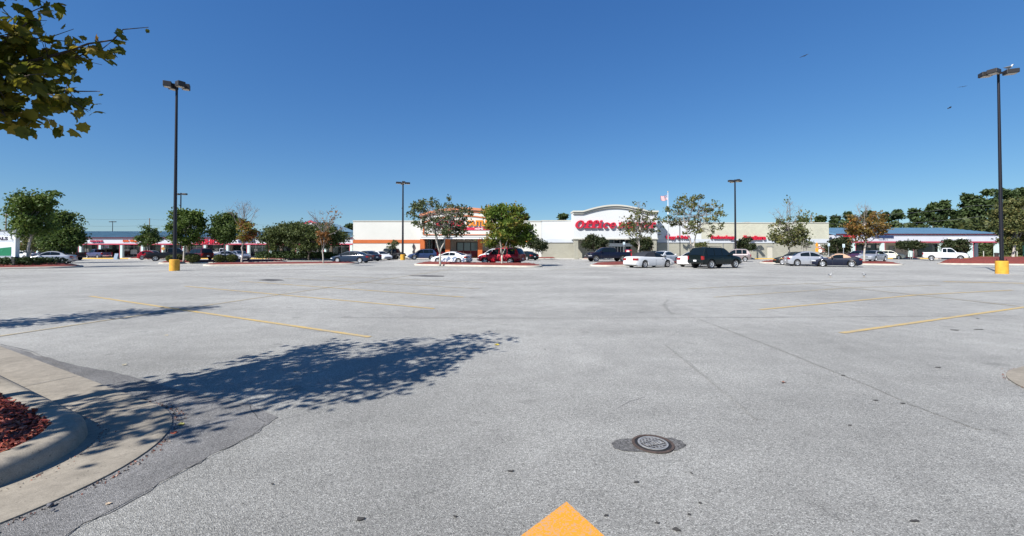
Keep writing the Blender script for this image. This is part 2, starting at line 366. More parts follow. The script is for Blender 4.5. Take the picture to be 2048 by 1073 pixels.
# dark old asphalt along the near island
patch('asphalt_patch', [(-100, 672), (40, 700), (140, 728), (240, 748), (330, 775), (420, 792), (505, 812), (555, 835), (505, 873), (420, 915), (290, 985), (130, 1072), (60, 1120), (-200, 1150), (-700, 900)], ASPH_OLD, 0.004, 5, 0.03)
patch('asphalt_patch', [(515, 561), (535, 558.5), (565, 559.5), (568, 561.5), (545, 563)], ASPH_DARK, 0.004, 3, 0.05)
patch('asphalt_patch', [(812, 552), (850, 550.5), (889, 552), (888, 554), (860, 554.5), (835, 553.3)], ASPH_DARK, 0.004, 3, 0.05)
patch('asphalt_patch', [(1222, 889), (1233, 880), (1275, 877), (1345, 877), (1366, 884), (1373, 893), (1352, 902), (1300, 905), (1250, 903), (1228, 898)], ASPH_DARK, 0.004, 4, 0.006)
TAR = mat('tar', (0.045, 0.042, 0.038), 0.85)
tar = [(1272, 966, .022, .012), (1383, 948, .014, .009), (1378, 1031, .014, .009), (1212, 1033, .018, .012), (1315, 1048, .016, .010), (1400, 1008, .012, .01), (1353, 1061, .028, .018),
       (1910, 661, .10, .05), (1958, 660, .11, .04), (1876, 736, .045, .02), (1955, 638, .05, .03), (1806, 808, .03, .012), (1751, 802, .03, .012), (1686, 752, .03, .02), (1830, 1044, .035, .012), (1700, 852, .02, .01), (1565, 767, .02, .015), (720, 1040, .03, .02), (545, 970, .012, .008), (1090, 700, .02, .012), (590, 744, .02, .01), (910, 1035, .016, .01), (1022, 944, .03, .01)]
for i, (x, y, rx, ry) in enumerate(tar):
    L = blob(x, y, rx * .75, ry * .75, 12, 0.4, 0.005); n = len(L); top = [(p[0], p[1], 0.009) for p in L]
    g = MB(); g.add(L + top, [tuple(range(n, 2 * n))] + [(k, (k + 1) % n, (k + 1) % n + n, k + n) for k in range(n)])
    o = g.build('tar_spot', TAR); tag(o, 'small black lump of tar stuck to the grey asphalt', 'tar spot', 'black tar spots scattered on the asphalt')
# ------------------------------------------------------------------ kerbed islands (capsules)
def capsule(p0, p1, r, n=14):
    d = (p1 - p0); d = d.normalized(); a0 = math.atan2(d.y, d.x); L = []
    m = max(2, int((p1 - p0).length / 0.8)); nv = Vector((-d.y, d.x, 0))
    for k in range(n + 1):
        t = a0 - math.pi / 2 + math.pi * k / n; L.append(p1 + Vector((math.cos(t), math.sin(t), 0)) * r)
    for k in range(1, m): L.append(p1.lerp(p0, k / m) + nv * r)
    for k in range(n + 1):
        t = a0 + math.pi / 2 + math.pi * k / n; L.append(p0 + Vector((math.cos(t), math.sin(t), 0)) * r)
    for k in range(1, m): L.append(p0.lerp(p1, k / m) - nv * r)
    return L
def rings(p0, p1, prof, n=14, wob=0.0):
    vs = []; N = None
    for (r, z) in prof:
        L = capsule(p0, p1, r, n); N = len(L)
        for q in L: vs.append((q.x, q.y, z + (rng.uniform(-wob, wob) if wob else 0)))
    fs = [(i * N + k, i * N + (k + 1) % N, (i + 1) * N + (k + 1) % N, (i + 1) * N + k) for i in range(len(prof) - 1) for k in range(N)]
    return vs, fs, N
def island(p0, p1, r, mound=0.35, gutter=0.0, m=None, n=14, near=False):
    k = 0.235 if near else 0.2
    prof = []
    if gutter: prof += [(r + gutter, -0.01), (r + gutter, 0.014), (r + gutter - 0.02, 0.018), (r + 0.04, 0.008)]
    else: prof += [(r, -0.01)]
    prof += [(r, 0.012), (r - 0.012, 0.09), (r - 0.03, 0.128), (r - 0.06, 0.148), (r - 0.10, 0.155), (r - k + 0.03, 0.155), (r - k, 0.150), (r - k, 0.05)]
    vs, fs, N = rings(p0, p1, prof, n)
    o = MB(); o.add(vs, fs); struct(o.build('kerb', m or CONC_FAR, smooth=True, auto=50))
    ri = r - k; pr = []
    for i in range(7):
        t = i / 6; pr.append((ri * (1 - t) + 0.02, 0.125 + mound * (1 - (1 - t) ** 2)))
    vs, fs, N = rings(p0, p1, pr, n, 0.012 if near else 0.05)
    last = list(range(6 * N, 7 * N)); o = MB(); o.add(vs, fs + [tuple(last)])
    struct(o.build('mulch_bed', MULCH, smooth=True))
def edge_island(pl, pr, r, mound=0.35, zl=None):
    """pl, pr: pixels of the kerb's front edge, left and right tip"""
    a, b = gp(*pl), gp(*pr); d = (b - a).normalized(); nv = Vector((-d.y, d.x, 0))
    island(a + nv * r + d * r * 0.6, b + nv * r - d * r * 0.6, r, mound)
C1 = Vector((-4.33, 3.12, 0)); dv = Vector((-0.873, 0.488, 0)).normalized()
island(C1, C1 + dv * 11, 0.91, 0.02, 0.57, CONC, 40, True)
jm = MB()
def joint(t, side):
    nv = Vector((-dv.y, dv.x, 0)) * side; o_ = C1 + dv * t; 
    for (r0_, r1_, z_) in ((0.965, 1.465, 0.0215), (0.69, 0.84, 0.158)):
        a_, b_ = o_ + nv * r0_, o_ + nv * r1_; jm.add([a_ + dv * .006 + Vector((0, 0, z_)), a_ - dv * .006 + Vector((0, 0, z_)), b_ - dv * .006 + Vector((0, 0, z_)), b_ + dv * .006 + Vector((0, 0, z_))], [(0, 1, 2, 3)])
for t_ in (2.1, 5.1, 8.1): joint(t_, -1)
struct(jm.build('kerb_joint', SEAM))
C2 = Vector((7.27, 4.38, 0)); island(C2, C2 + Vector((0.9, 0.43, 0)) * 11, 0.93, 0.05, 0.56, CONC, 40, True)
# leaf litter and grit against the gutter of the near islands
# islands further off
island(Vector((-41.3, 38.4, 0)), Vector((-51, 30.5, 0)), 2.2, 0.3)            # junipers and sign, far left
edge_island((322, 528.5), (560, 526), 1.6, 0.25)
edge_island((412, 533), (708, 529.5), 1.5, 0.16)
edge_island((826, 531.5), (1060, 535.5), 1.5, 0.22)
edge_island((1213, 534), (1398, 530), 1.4, 0.25)
edge_island((1528, 527.5), (1798, 531.5), 1.4, 0.22)
edge_island((1908, 530), (2230, 533), 1.5, 0.5)
edge_island((530, 520.5), (705, 520), 2.6, 0.5)
for (l, r_) in [((1058, 518.8), (1112, 518.6)), ((765, 519.5), (812, 519.5)), ((1170, 519.4), (1206, 519.4)), ((1268, 519), (1300, 519)), ((1475, 519), (1510, 519)), ((1590, 519), (1622, 519)), ((1660, 519), (1706, 519)), ((1803, 519), (1843, 519)), ((1885, 519), (1925, 519)), ((255, 519), (322, 519))]:
    edge_island(l, r_, 0.9, 0.2)
island(Vector((72, 66, 0)), Vector((90, 66, 0)), 2.0, 0.4)
# mulch chips on the near bed
def chips(name, p0, p1, r, n, zf, m, seed=1, maxd=9):
    q = random.Random(seed); vs = []; fs = []
    ax = (p1 - p0).normalized(); nv = Vector((-ax.y, ax.x, 0)); L = (p1 - p0).length
    while len(fs) < n * 6:
        t = q.uniform(-r, L); s = q.uniform(-r, r)
        if t < 0 and t * t + s * s > r * r: continue
        c = p0 + ax * t + nv * s
        if c.length > maxd: continue
        l, w, h = q.uniform(0.012, 0.045), q.uniform(0.006, 0.014), q.uniform(0.002, 0.005)
        M = Matrix.Translation((c.x, c.y, zf + q.uniform(0, 0.022))) @ Euler((q.gauss(0, 0.45), q.gauss(0, 0.45), q.uniform(0, 6.3))).to_matrix().to_4x4()
        o = len(vs)
        for (x, y, zz) in ((-l, -w, -h), (l, -w * .6, -h), (l * .8, w, -h), (-l * .8, w * .7, -h), (-l, -w, h), (l, -w * .6, h), (l * .8, w, h), (-l * .8, w * .7, h)): vs.append(tuple(M @ Vector((x, y, zz))))
        fs += [tuple(i + o for i in f) for f in ((0, 3, 2, 1), (4, 5, 6, 7), (0, 1, 5, 4), (1, 2, 6, 5), (2, 3, 7, 6), (3, 0, 4, 7))]
    return raw(name, vs, fs, m)
CHIP = leaf_mat('mulch_chip', [(0, (0.035, 0.008, 0.006)), (0.35, (0.16, 0.028, 0.018)), (0.7, (0.30, 0.055, 0.03)), (0.9, (0.38, 0.13, 0.07)), (1, (0.50, 0.33, 0.22))], 0.0, 9, 0.75)
o = chips('mulch_chips', C1, C1 + dv * 7, 0.68, 9500, 0.135, CHIP, 3); tag(o, 'dark red wood chips covering the near left planting bed', 'mulch', kind='stuff')
# loose bits by the gutters
q = random.Random(5); vs = []; fs = []
def crumbs(c, r, ang0, ang1, n, spread=0.05, sz=(0.004, 0.012)):
    for _ in range(n):
        t = q.uniform(ang0, ang1); rr = r + abs(q.gauss(0, spread)); p = c + Vector((math.cos(t) * rr, math.sin(t) * rr, 0.008)); s_ = q.uniform(*sz)
        M = Matrix.Translation(p) @ Euler((q.uniform(0, 6), q.uniform(0, 6), q.uniform(0, 6))).to_matrix().to_4x4(); o = len(vs)
        for v in ((-1, -.6, -.5), (1, -.7, -.3), (.4, .9, -.4), (0, .1, .7)): vs.append(tuple(M @ (Vector(v) * s_)))
        fs.extend([(o, o + 2, o + 1), (o, o + 1, o + 3), (o + 1, o + 2, o + 3), (o + 2, o, o + 3)])
crumbs(C1, 1.50, -0.9, 1.7, 280, .035); crumbs(C1, 0.98, -0.9, 1.7, 160, 0.04); crumbs(C2, 1.49, 1.6, 4.4, 110, 0.03, (.004, .009)); 
o = raw('gravel', vs, fs, leaf_mat('grit', [(0, (0.03, 0.02, 0.018)), (0.5, (0.16, 0.13, 0.11)), (0.8, (0.25, 0.06, 0.03)), (1, (0.4, 0.36, 0.3))], 0, 5, 0.9)); tag(o, 'loose grit and mulch crumbs along the concrete gutter edge', 'grit', kind='stuff')
# two stones by the gutter
STONE = mat('dark_stone', (0.09, 0.09, 0.10), 0.8, noise=(40, 0.3))
for (x, y, s_, lb) in [(100, 1016, 0.017, 'larger dark grey stone lying on the near gutter edge'), (106, 1026, 0.010, 'smaller grey pebble just in front of the dark stone on the gutter')]:
    bm = bmesh.new(); bmesh.ops.create_icosphere(bm, subdivisions=2, radius=s_)
    for v in bm.verts: v.co *= 1 + rng.uniform(-0.18, 0.18); v.co.z *= 0.6
    me = bpy.data.meshes.new('stone'); bm.to_mesh(me); bm.free(); me.materials.append(STONE); o = bpy.data.objects.new('stone', me); S.collection.objects.link(o); o.location = gp(x, y) + Vector((0, 0, 0.014 + s_ * .4)); tag(o, lb, 'stone')
# fallen leaves: small five-lobed leaves lying on the asphalt
def maple_outline():
    P = [(0, -0.46), (0.15, -0.36), (0.40, -0.38), (0.39, -0.16), (0.55, 0.05), (0.38, 0.16), (0.32, 0.34), (0.17, 0.33), (0, 0.58)]
    return P + [(-x, y) for (x, y) in P[-2:0:-1]]
MO = maple_outline()
def fallen(px, py, s_, col, lb, rz, z=0.006):
    m = mat('fallen_' + str(len(MATS)), col, 0.7, noise=(30, 0.25)); g = MB()
    L = [(x * s_, y * s_, (abs(x) ** 1.5) * s_ * 0.5 + 0.25 * s_ * y * y) for (x, y) in MO] + [(0, 0, 0.0)]
    g.add(L, [(i, (i + 1) % 16, 16) for i in range(16)]); o = g.build('fallen_leaf', m)
    o.location = gp(px, py) + Vector((0, 0, z)); o.rotation_euler = (0.1, 0.05, rz); tag(o, lb, 'leaf', 'fallen leaves on the asphalt')
for a_ in [(993, 691, .09, (0.55, .42, .05), 'bright yellow leaf lying right of the tree shadow tip', 1), (362, 851, .06, (0.35, .33, .10), 'olive yellow leaf beside the rounded gutter nose', 2.2), (347, 868, .05, (0.55, .13, .06), 'reddish leaf touching the rounded gutter nose', .4),
           (217, 1010, .035, (0.55, .42, .28), 'pale tan leaf on the dark asphalt near the gutter', 3), (332, 672, .07, (0.45, .38, .25), 'tan leaf beyond the shadow near the yellow line', 1.3), (1568, 766, .05, (0.30, .10, .04), 'lone brown leaf in the open asphalt right of centre', 2), (249, 731, .06, (0.4, .36, .25), 'dull tan leaf just above the main tree shadow', .2)]:
    fallen(*a_)
# ------------------------------------------------------------------ water valve cover
mc = gp(1306, 889.5); rt = empty('manhole_cover', (mc.x, mc.y, 0.006), R(22)); tag(rt, 'small round iron water cover set in the asphalt in front', 'manhole cover')
IRON = mat('iron_worn', (0.30, 0.295, 0.285), 0.5, 0.3, noise=(40, 0.35)); IRON_D = mat('iron_dark', (0.03, 0.028, 0.027), 0.7, noise=(30, .3)); RUST = mat('iron_rust', (0.065, 0.045, 0.036), 0.9, noise=(25, 0.5))
g = MB(); g.lathe([(0.168, 0.0), (0.168, 0.005), (0.146, 0.005), (0.146, -0.004)], 48); g.build('frame', RUST, rt)
g = MB(); g.lathe([(0.146, -0.002), (0.146, 0.001), (0.122, 0.001)], 48); g.build('gap', BLACK, rt)
g = MB(); g.lathe([(0.122, -0.002), (0.122, 0.005), (0.0005, 0.005)], 48); pl_ = g.build('plate', IRON_D, rt)
g = MB(); g.lathe([(0.121, 0.005), (0.121, 0.010), (0.106, 0.010), (0.106, 0.005)], 48)
for j, yy in enumerate((-0.088, -0.058, 0.040, 0.066, 0.092)):
    hw = math.sqrt(max(0, 0.108 ** 2 - yy ** 2)); g.box(-hw, hw, yy - 0.0035, yy + 0.0035, 0.005, 0.0095)
    for k in range(-3, 4):
        x = k * 0.032 + (0.016 if j % 2 else 0); y2 = yy + (0.026 if yy > 0 else -0.0)
        if yy in (0.040, 0.066, -0.088) and abs(x) < hw - 0.01: g.box(x - 0.003, x + 0.003, yy + 0.0037, yy + 0.0223, 0.005, 0.0092)
g.build('tread_bars', IRON, rt)
text_mb('WATER', -0.088, 0.088, -0.036, 0.022, 0, IRON, 0.005, 0, 0.02, rt, 'lettering', M=Matrix(((1, 0, 0, 0), (0, 0, 1, 0), (0, -1, 0, 0.005), (0, 0, 0, 1))))
# ------------------------------------------------------------------ buildings
WHITE = mat('wall_cream_white', (0.59, 0.585, 0.535), 0.85, noise=(0.35, 0.05, 5), bump=(3, .05)); WHITE2 = mat('wall_cool_white', (0.57, 0.585, 0.58), 0.85, noise=(0.35, 0.05, 5), bump=(3, .05))
FASC = mat('fascia_white', (0.52, 0.53, 0.58), 0.8, noise=(0.5, 0.06, 4)); RED = mat('trim_red', (0.40, 0.05, 0.085), 0.6, noise=(1.5, .12)); COLW = mat('column_white', (0.50, 0.62, 0.60), 0.8, noise=(1, 0.06))
ORNG = mat('orange_band', (0.47, 0.115, 0.025), 0.75, noise=(0.8, 0.08)); SALM = mat('salmon_cap', (0.52, 0.20, 0.10), 0.7, noise=(1, .1))
CMU = block_mat('block_grey', (0.335, 0.325, 0.265)); CMUC = block_mat('block_cream', (0.50, 0.49, 0.385)); BAND = mat('band_white', (0.50, 0.53, 0.56), 0.8, noise=(.5, .05)); BEIGE = mat('beige_wall', (0.50, 0.45, 0.38), 0.85, noise=(.6, .06))
TRIM = mat('cornice_cream', (0.50, 0.485, 0.42), 0.8); GREYT = mat('grey_trim', (0.22, 0.23, 0.24), 0.6); DK = mat('shade_interior', (0.03, 0.035, 0.04), 0.6)
GLASS = mat('shop_glass', (0.022, 0.035, 0.045), 0.06, spec=0.7); ALU = mat('aluminium', (0.55, 0.57, 0.58), 0.4, 0.6); FRM = mat('dark_frame', (0.03, 0.03, 0.035), 0.5)
LRED = mat('letter_red', (0.50, 0.012, 0.035), 0.45); LORG = mat('letter_orange', (0.70, 0.22, 0.012), 0.45); LMAR = mat('letter_maroon', (0.35, 0.02, 0.06), 0.5); LNAV = mat('letter_navy', (0.03, 0.05, 0.13), 0.5); LWHT = mat('letter_white', (0.85, 0.85, 0.85), 0.5)
LORR = mat('letter_orange_red', (0.62, 0.10, 0.015), .5); POSTER = mat('poster_white', (0.7, 0.7, 0.68), 0.7, noise=(3, .2)); BRN = mat('crate_brown', (0.10, 0.055, 0.035), .7); SIDEW = mat('sidewalk', (0.46, 0.44, 0.40), 0.9, noise=(1, .12, 6)); ROOFF = mat('flat_roof', (0.25, 0.25, 0.24), 0.9)
LAMPW = mat('soffit_lamp', (0.9, 0.9, 0.85), 0.4); COOLW = mat('entry_white', (0.60, 0.68, 0.72), 0.6)

def roof_mat(name, col):
    return mat(name, col, 0.45, 0.0, noise=(0.6, 0.10, 4))
ROOFB = roof_mat('roof_blue', (0.10, 0.19, 0.28)); ROOFL = roof_mat('roof_blue_left', (0.19, 0.30, 0.36))

def strip(nm, label, Y, xl, xr, ytop, yeave, ybot, cols, roofm, ridge_dy, hipR=None, hipL=None, colw=1.0, back=16.0, seam=0.5, ground_py=516.5, shopcols=None):
    """one-storey shopping strip with a covered walk; front plane at depth Y"""
    x0, x1 = PX(xl, Y), PX(xr, Y); ze, zb = PZ(yeave, Y), PZ(ybot, Y); zr = PZ(ytop, Y + ridge_dy)
    b = empty(nm, ((x0 + x1) / 2, Y, 0)); tag(b, label, 'building'); ox = (x0 + x1) / 2
    def X(px, y=Y): return PX(px, y) - ox
    L, Rr = x0 - ox, x1 - ox; wd = 3.6
    MB().box(L, Rr, 0, 0.35, zb + .16, ze - 0.16).build('fascia', FASC, b)
    MB().box(L - .1, Rr + .1, -0.10, 0.45, ze - 0.16, ze + .06).build('eave_trim', RED, b)
    MB().box(L - .03, Rr + .03, -0.05, 0.40, zb - .06, zb + .16).build('lower_trim', RED, b)
    MB().box(L, Rr, 0.4, wd, zb + .1, zb + .2).build('soffit', BEIGE, b)
    MB().box(L, Rr, wd, back, 0, ze - 0.05).build('wall', BEIGE, b)
    # roof
    a = -0.35; r = ridge_dy; zt = ze + .03; Lr = L + (hipL or 0); Rv = Rr - (hipR or 0)
    g = MB(); g.add([(L - .1, a, zt), (Rr + .1, a, zt), (Rv, r, zr), (Lr, r, zr), (Rv, back + 1, zt), (Lr, back + 1, zt), (L - .1, back + 1, zt), (Rr + .1, back + 1, zt)],
          [(0, 1, 2, 3), (3, 2, 4, 5), (1, 7, 4, 2), (0, 3, 5, 6)])
    n = int((Rr - L) / seam)
    for i in range(n + 1):
        x = L + i * seam; f = 1.0
        if hipR and x > Rv: f = max(0.05, (Rr - x) / (Rr - Rv))
        if hipL and x < Lr: f = max(0.05, (x - L) / (Lr - L))
        y2 = a + (r - a) * f; z2 = zt + (zr - zt) * f
        g.add([(x - .03, a, zt + .002), (x + .03, a, zt + .002), (x + .03, y2, z2 + .002), (x - .03, y2, z2 + .002), (x - .03, a, zt + .11), (x + .03, a, zt + .11), (x + .03, y2, z2 + .11), (x - .03, y2, z2 + .11)],
              [(4, 5, 6, 7), (0, 4, 7, 3), (1, 2, 6, 5), (0, 1, 5, 4)])
    g.build('roof', roofm, b)
    MB().box(L - 1, Rr + 1, -2.2, wd, 0.0, 0.15).build('walkway', SIDEW, b)
    MB().box(L - 1, Rr + 1, -2.36, -2.2, 0.0, 0.153).build('painted_kerb', YK, b)
    return b, X, dict(L=L, R=Rr, zb=zb, ze=ze, wd=wd, zr=zr, ox=ox)
def column(b, x, w, zb, m=COLW, red=True, y=0.0, side=-1):
    MB().box(x - w / 2, x + w / 2, y + .02, y + .02 + w, 0.15, zb - .05).build('column', m, b)
    if red: MB().box(x + side * (w / 2 + .10), x + side * (w / 2 + .003), y + .0, y + .05 + w, 0.15, zb - .05).build('column_trim', RED, b)

YL = 78.0
b, X, d = strip('shopping_strip', 'long low white shopping strip with blue metal roof left of the orange banded store', YL, -120, 705, 463.8, 475.5, 489.3, None, ROOFL, 7.5, seam=0.45)
cols = [-9, 32, 74, 116, 160, 199, 242, 283.5, 325, 367, 409, 454, 496.5, 540.5, 594.5, 650, 702]
for c in cols: column(b, X(c), 0.42, d['zb'])
rs = random.Random(3)
for i, (c0, c1) in enumerate(zip(cols, cols[1:])):
    a_, b_ = X(c0, YL + d['wd']), X(c1, YL + d['wd']); y = d['wd'] - .06
    MB().box(a_ + .25, b_ - .25, y, y + .05, 0.45, 2.75).build('shop_window', GLASS, b)
    g = MB()
    for k in range(4):
        xx = lerp(a_ + .25, b_ - .25, k / 3); g.box(xx - .04, xx + .04, y - .05, y - .003, 0.2, 2.8)
    g.box(a_ + .25, b_ - .25, y - .045, y - .004, 2.12, 2.2); g.build('window_frame', FRM if i % 3 else ALU, b)
    if i % 2 == 0:
        xx = rs.uniform(a_ + .6, b_ - 1.6); MB().box(xx, xx + rs.uniform(.6, 1.3), y - .025, y - .006, rs.uniform(.9, 1.2), rs.uniform(1.6, 2.0)).build('poster', POSTER, b)
    if i in (9, 11, 13, 15):
        xx = lerp(a_, b_, .25 if i != 13 else .42); MB().box(xx - .25, xx + .25, y - .35, y - .06, 0.15, 2.7).build('pilaster', BEIGE, b)
y = d['wd'] - .06
MB().box(X(247, YL + 3.6), X(260, YL + 3.6), y - .12, y - .055, 1.35, 1.75).build('notice_board', POSTER, b)
MB().box(X(247, YL + 3.6), X(261, YL + 3.6), y - .12, y - .055, .7, 1.3).build('menu_board', BRN, b)
MB().box(X(262.5, YL + 3.6), X(276, YL + 3.6), y - .12, y - .055, .75, 1.55).build('notice_board', POSTER, b)
zz = lambda py: PZ(py, YL)
MB().box(X(202.5), X(212), .5, .6, zz(496.5), zz(490.2)).build('hanging_sign', POSTER, b)
text_mb('FOOD', X(204), X(210.5), zz(495.6), zz(493.2), .495, LRED, .02, 0, .03, b)
text_mb('HUNANS', X(181), X(206), zz(484.5), zz(480.8), -.01, LMAR, .1, 0, .05, b); text_mb('RESTAURANT', X(185), X(208), zz(486.8), zz(485), -.01, LNAV, .05, 0, .0, b)
text_mb('Little Village', X(246), X(275), zz(485.6), zz(480), -.01, LORR, .1, .15, .04, b)
text_mb('FASHIONS', X(393), X(453), zz(488), zz(479), -.01, LRED, .15, 0, .035, b)
text_mb('WELLS A DENTAL', X(476), X(511), zz(485.8), zz(480.8), -.01, LNAV, .1, 0, .03, b)
# gable over the entrance
xc = X(622.5); zg = zz(441.8); hw = X(673) - xc; zbb = d['ze'] - .1; zs = PZ(441.8 + (673 - 622.5) * .4, YL)
g = MB(); g.prism([(xc - hw, zbb), (xc + hw, zbb), (xc + hw, zs), (xc, zg), (xc - hw, zs)], -.32, -.12); g.build('gable', FASC, b)
g = MB(); t = .28
for s_ in (-1, 1):
    g.prism([(xc, zg + .05), (xc + s_ * (hw + .2), zs - .02), (xc + s_ * (hw + .2), zs - t), (xc, zg - t)], -.45, -.33)
g.build('gable_trim', RED, b)
g = MB()
for s_ in (-1, 1): g.add([(xc, -.45, zg + .08), (xc + s_ * (hw + .25), -.45, zs), (xc + s_ * (hw + .25), 11, zs), (xc, 11, zg + .08)], [(0, 1, 2, 3)])
g.build('gable_roof', ROOFL, b)

YR = 78.0
b, X, d = strip('shopping_strip', 'low white shopping strip with bright blue roof on the right in front of pines', YR, 1671, 1999, 456.8, 468.3, 485.0, None, ROOFB, 6.0, hipR=4.1, hipL=None, seam=0.5)
for c in (1708, 1766.5, 1824, 1884, 1943.5, 1996): column(b, X(c), 0.50, d['zb'], side=1)
g = MB(); xr_ = X(1671); xl_ = X(1657, YR + 6)
MB().box(xr_ - .7, xr_, 0.0, 12, PZ(486, YR), PZ(470.5, YR)).build('end_wall', FASC, b)
g.add([(xr_ - 0.2, -.36, PZ(470.8, YR)), (xr_ - .1, -.36, d['ze'] + .03), (xr_ - .1, 6, d['zr']), (xr_ - 2.6, 6, d['zr'])], [(0, 1, 2, 3)]); g.build('end_roof', ROOFB, b)
g = MB().box(X(1696), X(1712), 3.3, 3.55, .15, 2.9); g.build('door_panel', mat('violet_grey', (0.10, 0.06, 0.09), .6), b)
yw = d['wd'] - .06; q_ = YR + d['wd']
for (a_, c_) in ((1712, 1764),):
    MB().box(X(a_, q_), X(c_, q_), yw, yw + .05, .3, 2.7).build('shop_window', GLASS, b)
    g = MB()
    for k in range(5): xx = lerp(X(a_, q_), X(c_, q_), k / 4); g.box(xx - .05, xx + .05, yw - .05, yw - .003, .15, 2.8)
    g.build('window_frame', FRM, b)
for (a_, c_, zl, zh) in ((1734, 1740, 2.0, 2.5), (1752, 1757, 1.9, 2.5), (1738, 1745, .5, 1.2), (1752, 1757, .7, 1.3), (1777, 1789, .3, 2.3), (1693, 1697, 1.3, 1.9)):
    MB().box(X(a_, q_), X(c_, q_), yw - .10, yw - .055, zl, zh).build('poster' if a_ != 1777 else 'door', POSTER if a_ != 1777 else GREYT, b)
for (a_, c_) in ((1835, 1878), (1890, 1935)):
    MB().box(X(a_, q_), X(c_, q_), yw, yw + .05, .3, 2.7).build('shop_window', GLASS, b)
MB().box(X(1951.5), X(1957), .05, 2.0, .15, d['zb']).build('wall', mat('slate_wall', (0.06, 0.075, 0.10), .7), b)
zz = lambda py: PZ(py, YR)
text_mb('HAIR', X(1687), X(1712), zz(476.5), zz(470.5), -.01, LRED, .12, 0, .04, b)
text_mb('Nameplates', X(1745), X(1787), zz(478), zz(470.5), -.01, LNAV, .12, 0, .03, b); text_mb("TROPHIES & T'S", X(1757), X(1776), zz(480.8), zz(479.4), -.01, LNAV, .03, 0, 0, b)
MB().box(X(1896), X(1934), -.05, -.003, zz(478), zz(476)).build('sign_panel', LWHT, b)
# the strip's last bay is open: cut the back wall there by using a shorter wall
for o in b.children:
    if o.name.startswith('wall') and len(o.data.vertices) == 8 and abs(max(v.co.x for v in o.data.vertices) - d['R']) < .01:
        for v in o.data.vertices:
            if v.co.x > 0: v.co.x = X(1951)

# --- orange banded outlet store
YS = 76.0
def PXs(px, y=YS): return PX(px, y)
zz = lambda py, y=YS: PZ(py, y)
xa, xb = PXs(706), PXs(1083)
b = empty('outlet_store', ((xa + xb) / 2, YS, 0)); tag(b, 'cream outlet store with orange band and arched orange trimmed entrance', 'building'); ox = (xa + xb) / 2
X = lambda px, y=YS: PX(px, y) - ox
zt = zz(443.5)
ea, eb = 840, 1014          # entrance block
MB().box(xa - ox, X(ea), 0, 40, 0, zt).build('wall', WHITE, b)
MB().box(X(eb), xb - ox, 0, 40, 0, zt).build('wall', WHITE, b)
MB().box(X(ea), X(eb), 4, 39.5, 0, zt - .2).build('wall', BEIGE, b)
for (p, q_) in ((706, ea), (eb, 1066)): MB().box(X(p) + (.0 if p != 706 else 0.01), X(q_) - .01, -.06, -.003, zz(487), zz(480)).build('band', ORNG, b)
for (p, q_) in ((705.5, ea), (eb, 1083)): MB().box(X(p), X(q_) - .01, -.08, .4, zt - .003, zt + .16).build('coping', TRIM, b)
# arched front: outline
def arcz(px, pk, dy, hwid=87, c=927): return pk + dy * ((px - c) / hwid) ** 2
N = 28; yf = -1.2
top = [(X(lerp(ea, eb, i / N), YS + yf), PZ(arcz(lerp(ea, eb, i / N), 418.5, 13), YS + yf)) for i in range(N + 1)]
zb_ = PZ(478.5, YS + yf)
g = MB(); g.prism([(top[0][0], zb_), *top, (top[-1][0], zb_)][::-1], yf, 4.0); g.build('arched_front', WHITE, b)
def arc_band(pk, dy, th, y0, y1, m, name, a=ea, c=eb, n=28, yy=yf):
    up = [(X(lerp(a, c, i / n), YS + yy), PZ(arcz(lerp(a, c, i / n), pk, dy), YS + yy)) for i in range(n + 1)]
    g = MB()
    for (p, q2) in zip(up, up[1:]): g.prism([(p[0], p[1] - th), (q2[0], q2[1] - th), (q2[0], q2[1]), (p[0], p[1])], y0, y1)
    return g.build(name, m, b)
arc_band(415.5, 13, .42, yf - .35, 4.2, SALM, 'arch_cap', ea - 1, eb + 1)
arc_band(422.2, 13, .20, yf - .12, yf - .003, ORNG, 'arch_stripe'); arc_band(431, 16, .20, yf - .12, yf - .003, ORNG, 'arch_stripe', 847, 1007)
MB().box(X(846, YS + yf), X(848.4, YS + yf), yf - .10, yf - .004, PZ(470, YS + yf), PZ(446, YS + yf)).build('frame_stripe', ORNG, b)
MB().box(X(1005.6, YS + yf), X(1008, YS + yf), yf - .10, yf - .004, PZ(470, YS + yf), PZ(446, YS + yf)).build('frame_stripe', ORNG, b)
MB().box(X(848.6, YS + yf), X(1005.4, YS + yf), yf - .10, yf - .004, PZ(470.8, YS + yf), PZ(469.3, YS + yf)).build('frame_stripe', ORNG, b)
MB().box(X(845, YS + yf), X(972, YS + yf), yf - 1.4, yf - .003, PZ(478.6, YS + yf), PZ(476.6, YS + yf)).build('canopy', LWHT, b)
MB().box(X(845, YS + yf), X(972, YS + yf), yf - 1.2, yf - .004, PZ(476.5, YS + yf), PZ(475, YS + yf)).build('canopy_top', GREYT, b)
for (p, q_) in ((840, 849), (890.5, 899.5), (955.5, 964.5), (1005, 1014)):
    MB().box(X(p, YS + yf), X(q_, YS + yf), yf + .02, yf + .8, 0, zb_ - .003).build('pillar', ORNG, b)
q_ = YS + 4; yw = 3.9
MB().box(X(914, q_), X(956, q_), yw, yw + .09, PZ(502, q_), PZ(486, q_)).build('shop_window', mat('glass_pale', (0.16, 0.22, 0.25), 0.05, spec=.8), b)
g = MB()
for px in (914, 927.5, 941.5, 956): g.box(X(px, q_) - .08, X(px, q_) + .08, yw - .08, yw - .003, PZ(502, q_), PZ(485.3, q_))
g.box(X(914, q_), X(956, q_), yw - .07, yw - .004, PZ(485.9, q_), PZ(485.0, q_)); g.build('window_frame', FRM, b)
MB().box(X(914, q_), X(1004, q_), yw - .02, yw + .08, .45, PZ(502.1, q_)).build('red_panel', mat('red_panel', (0.32, 0.02, 0.03), .5), b)
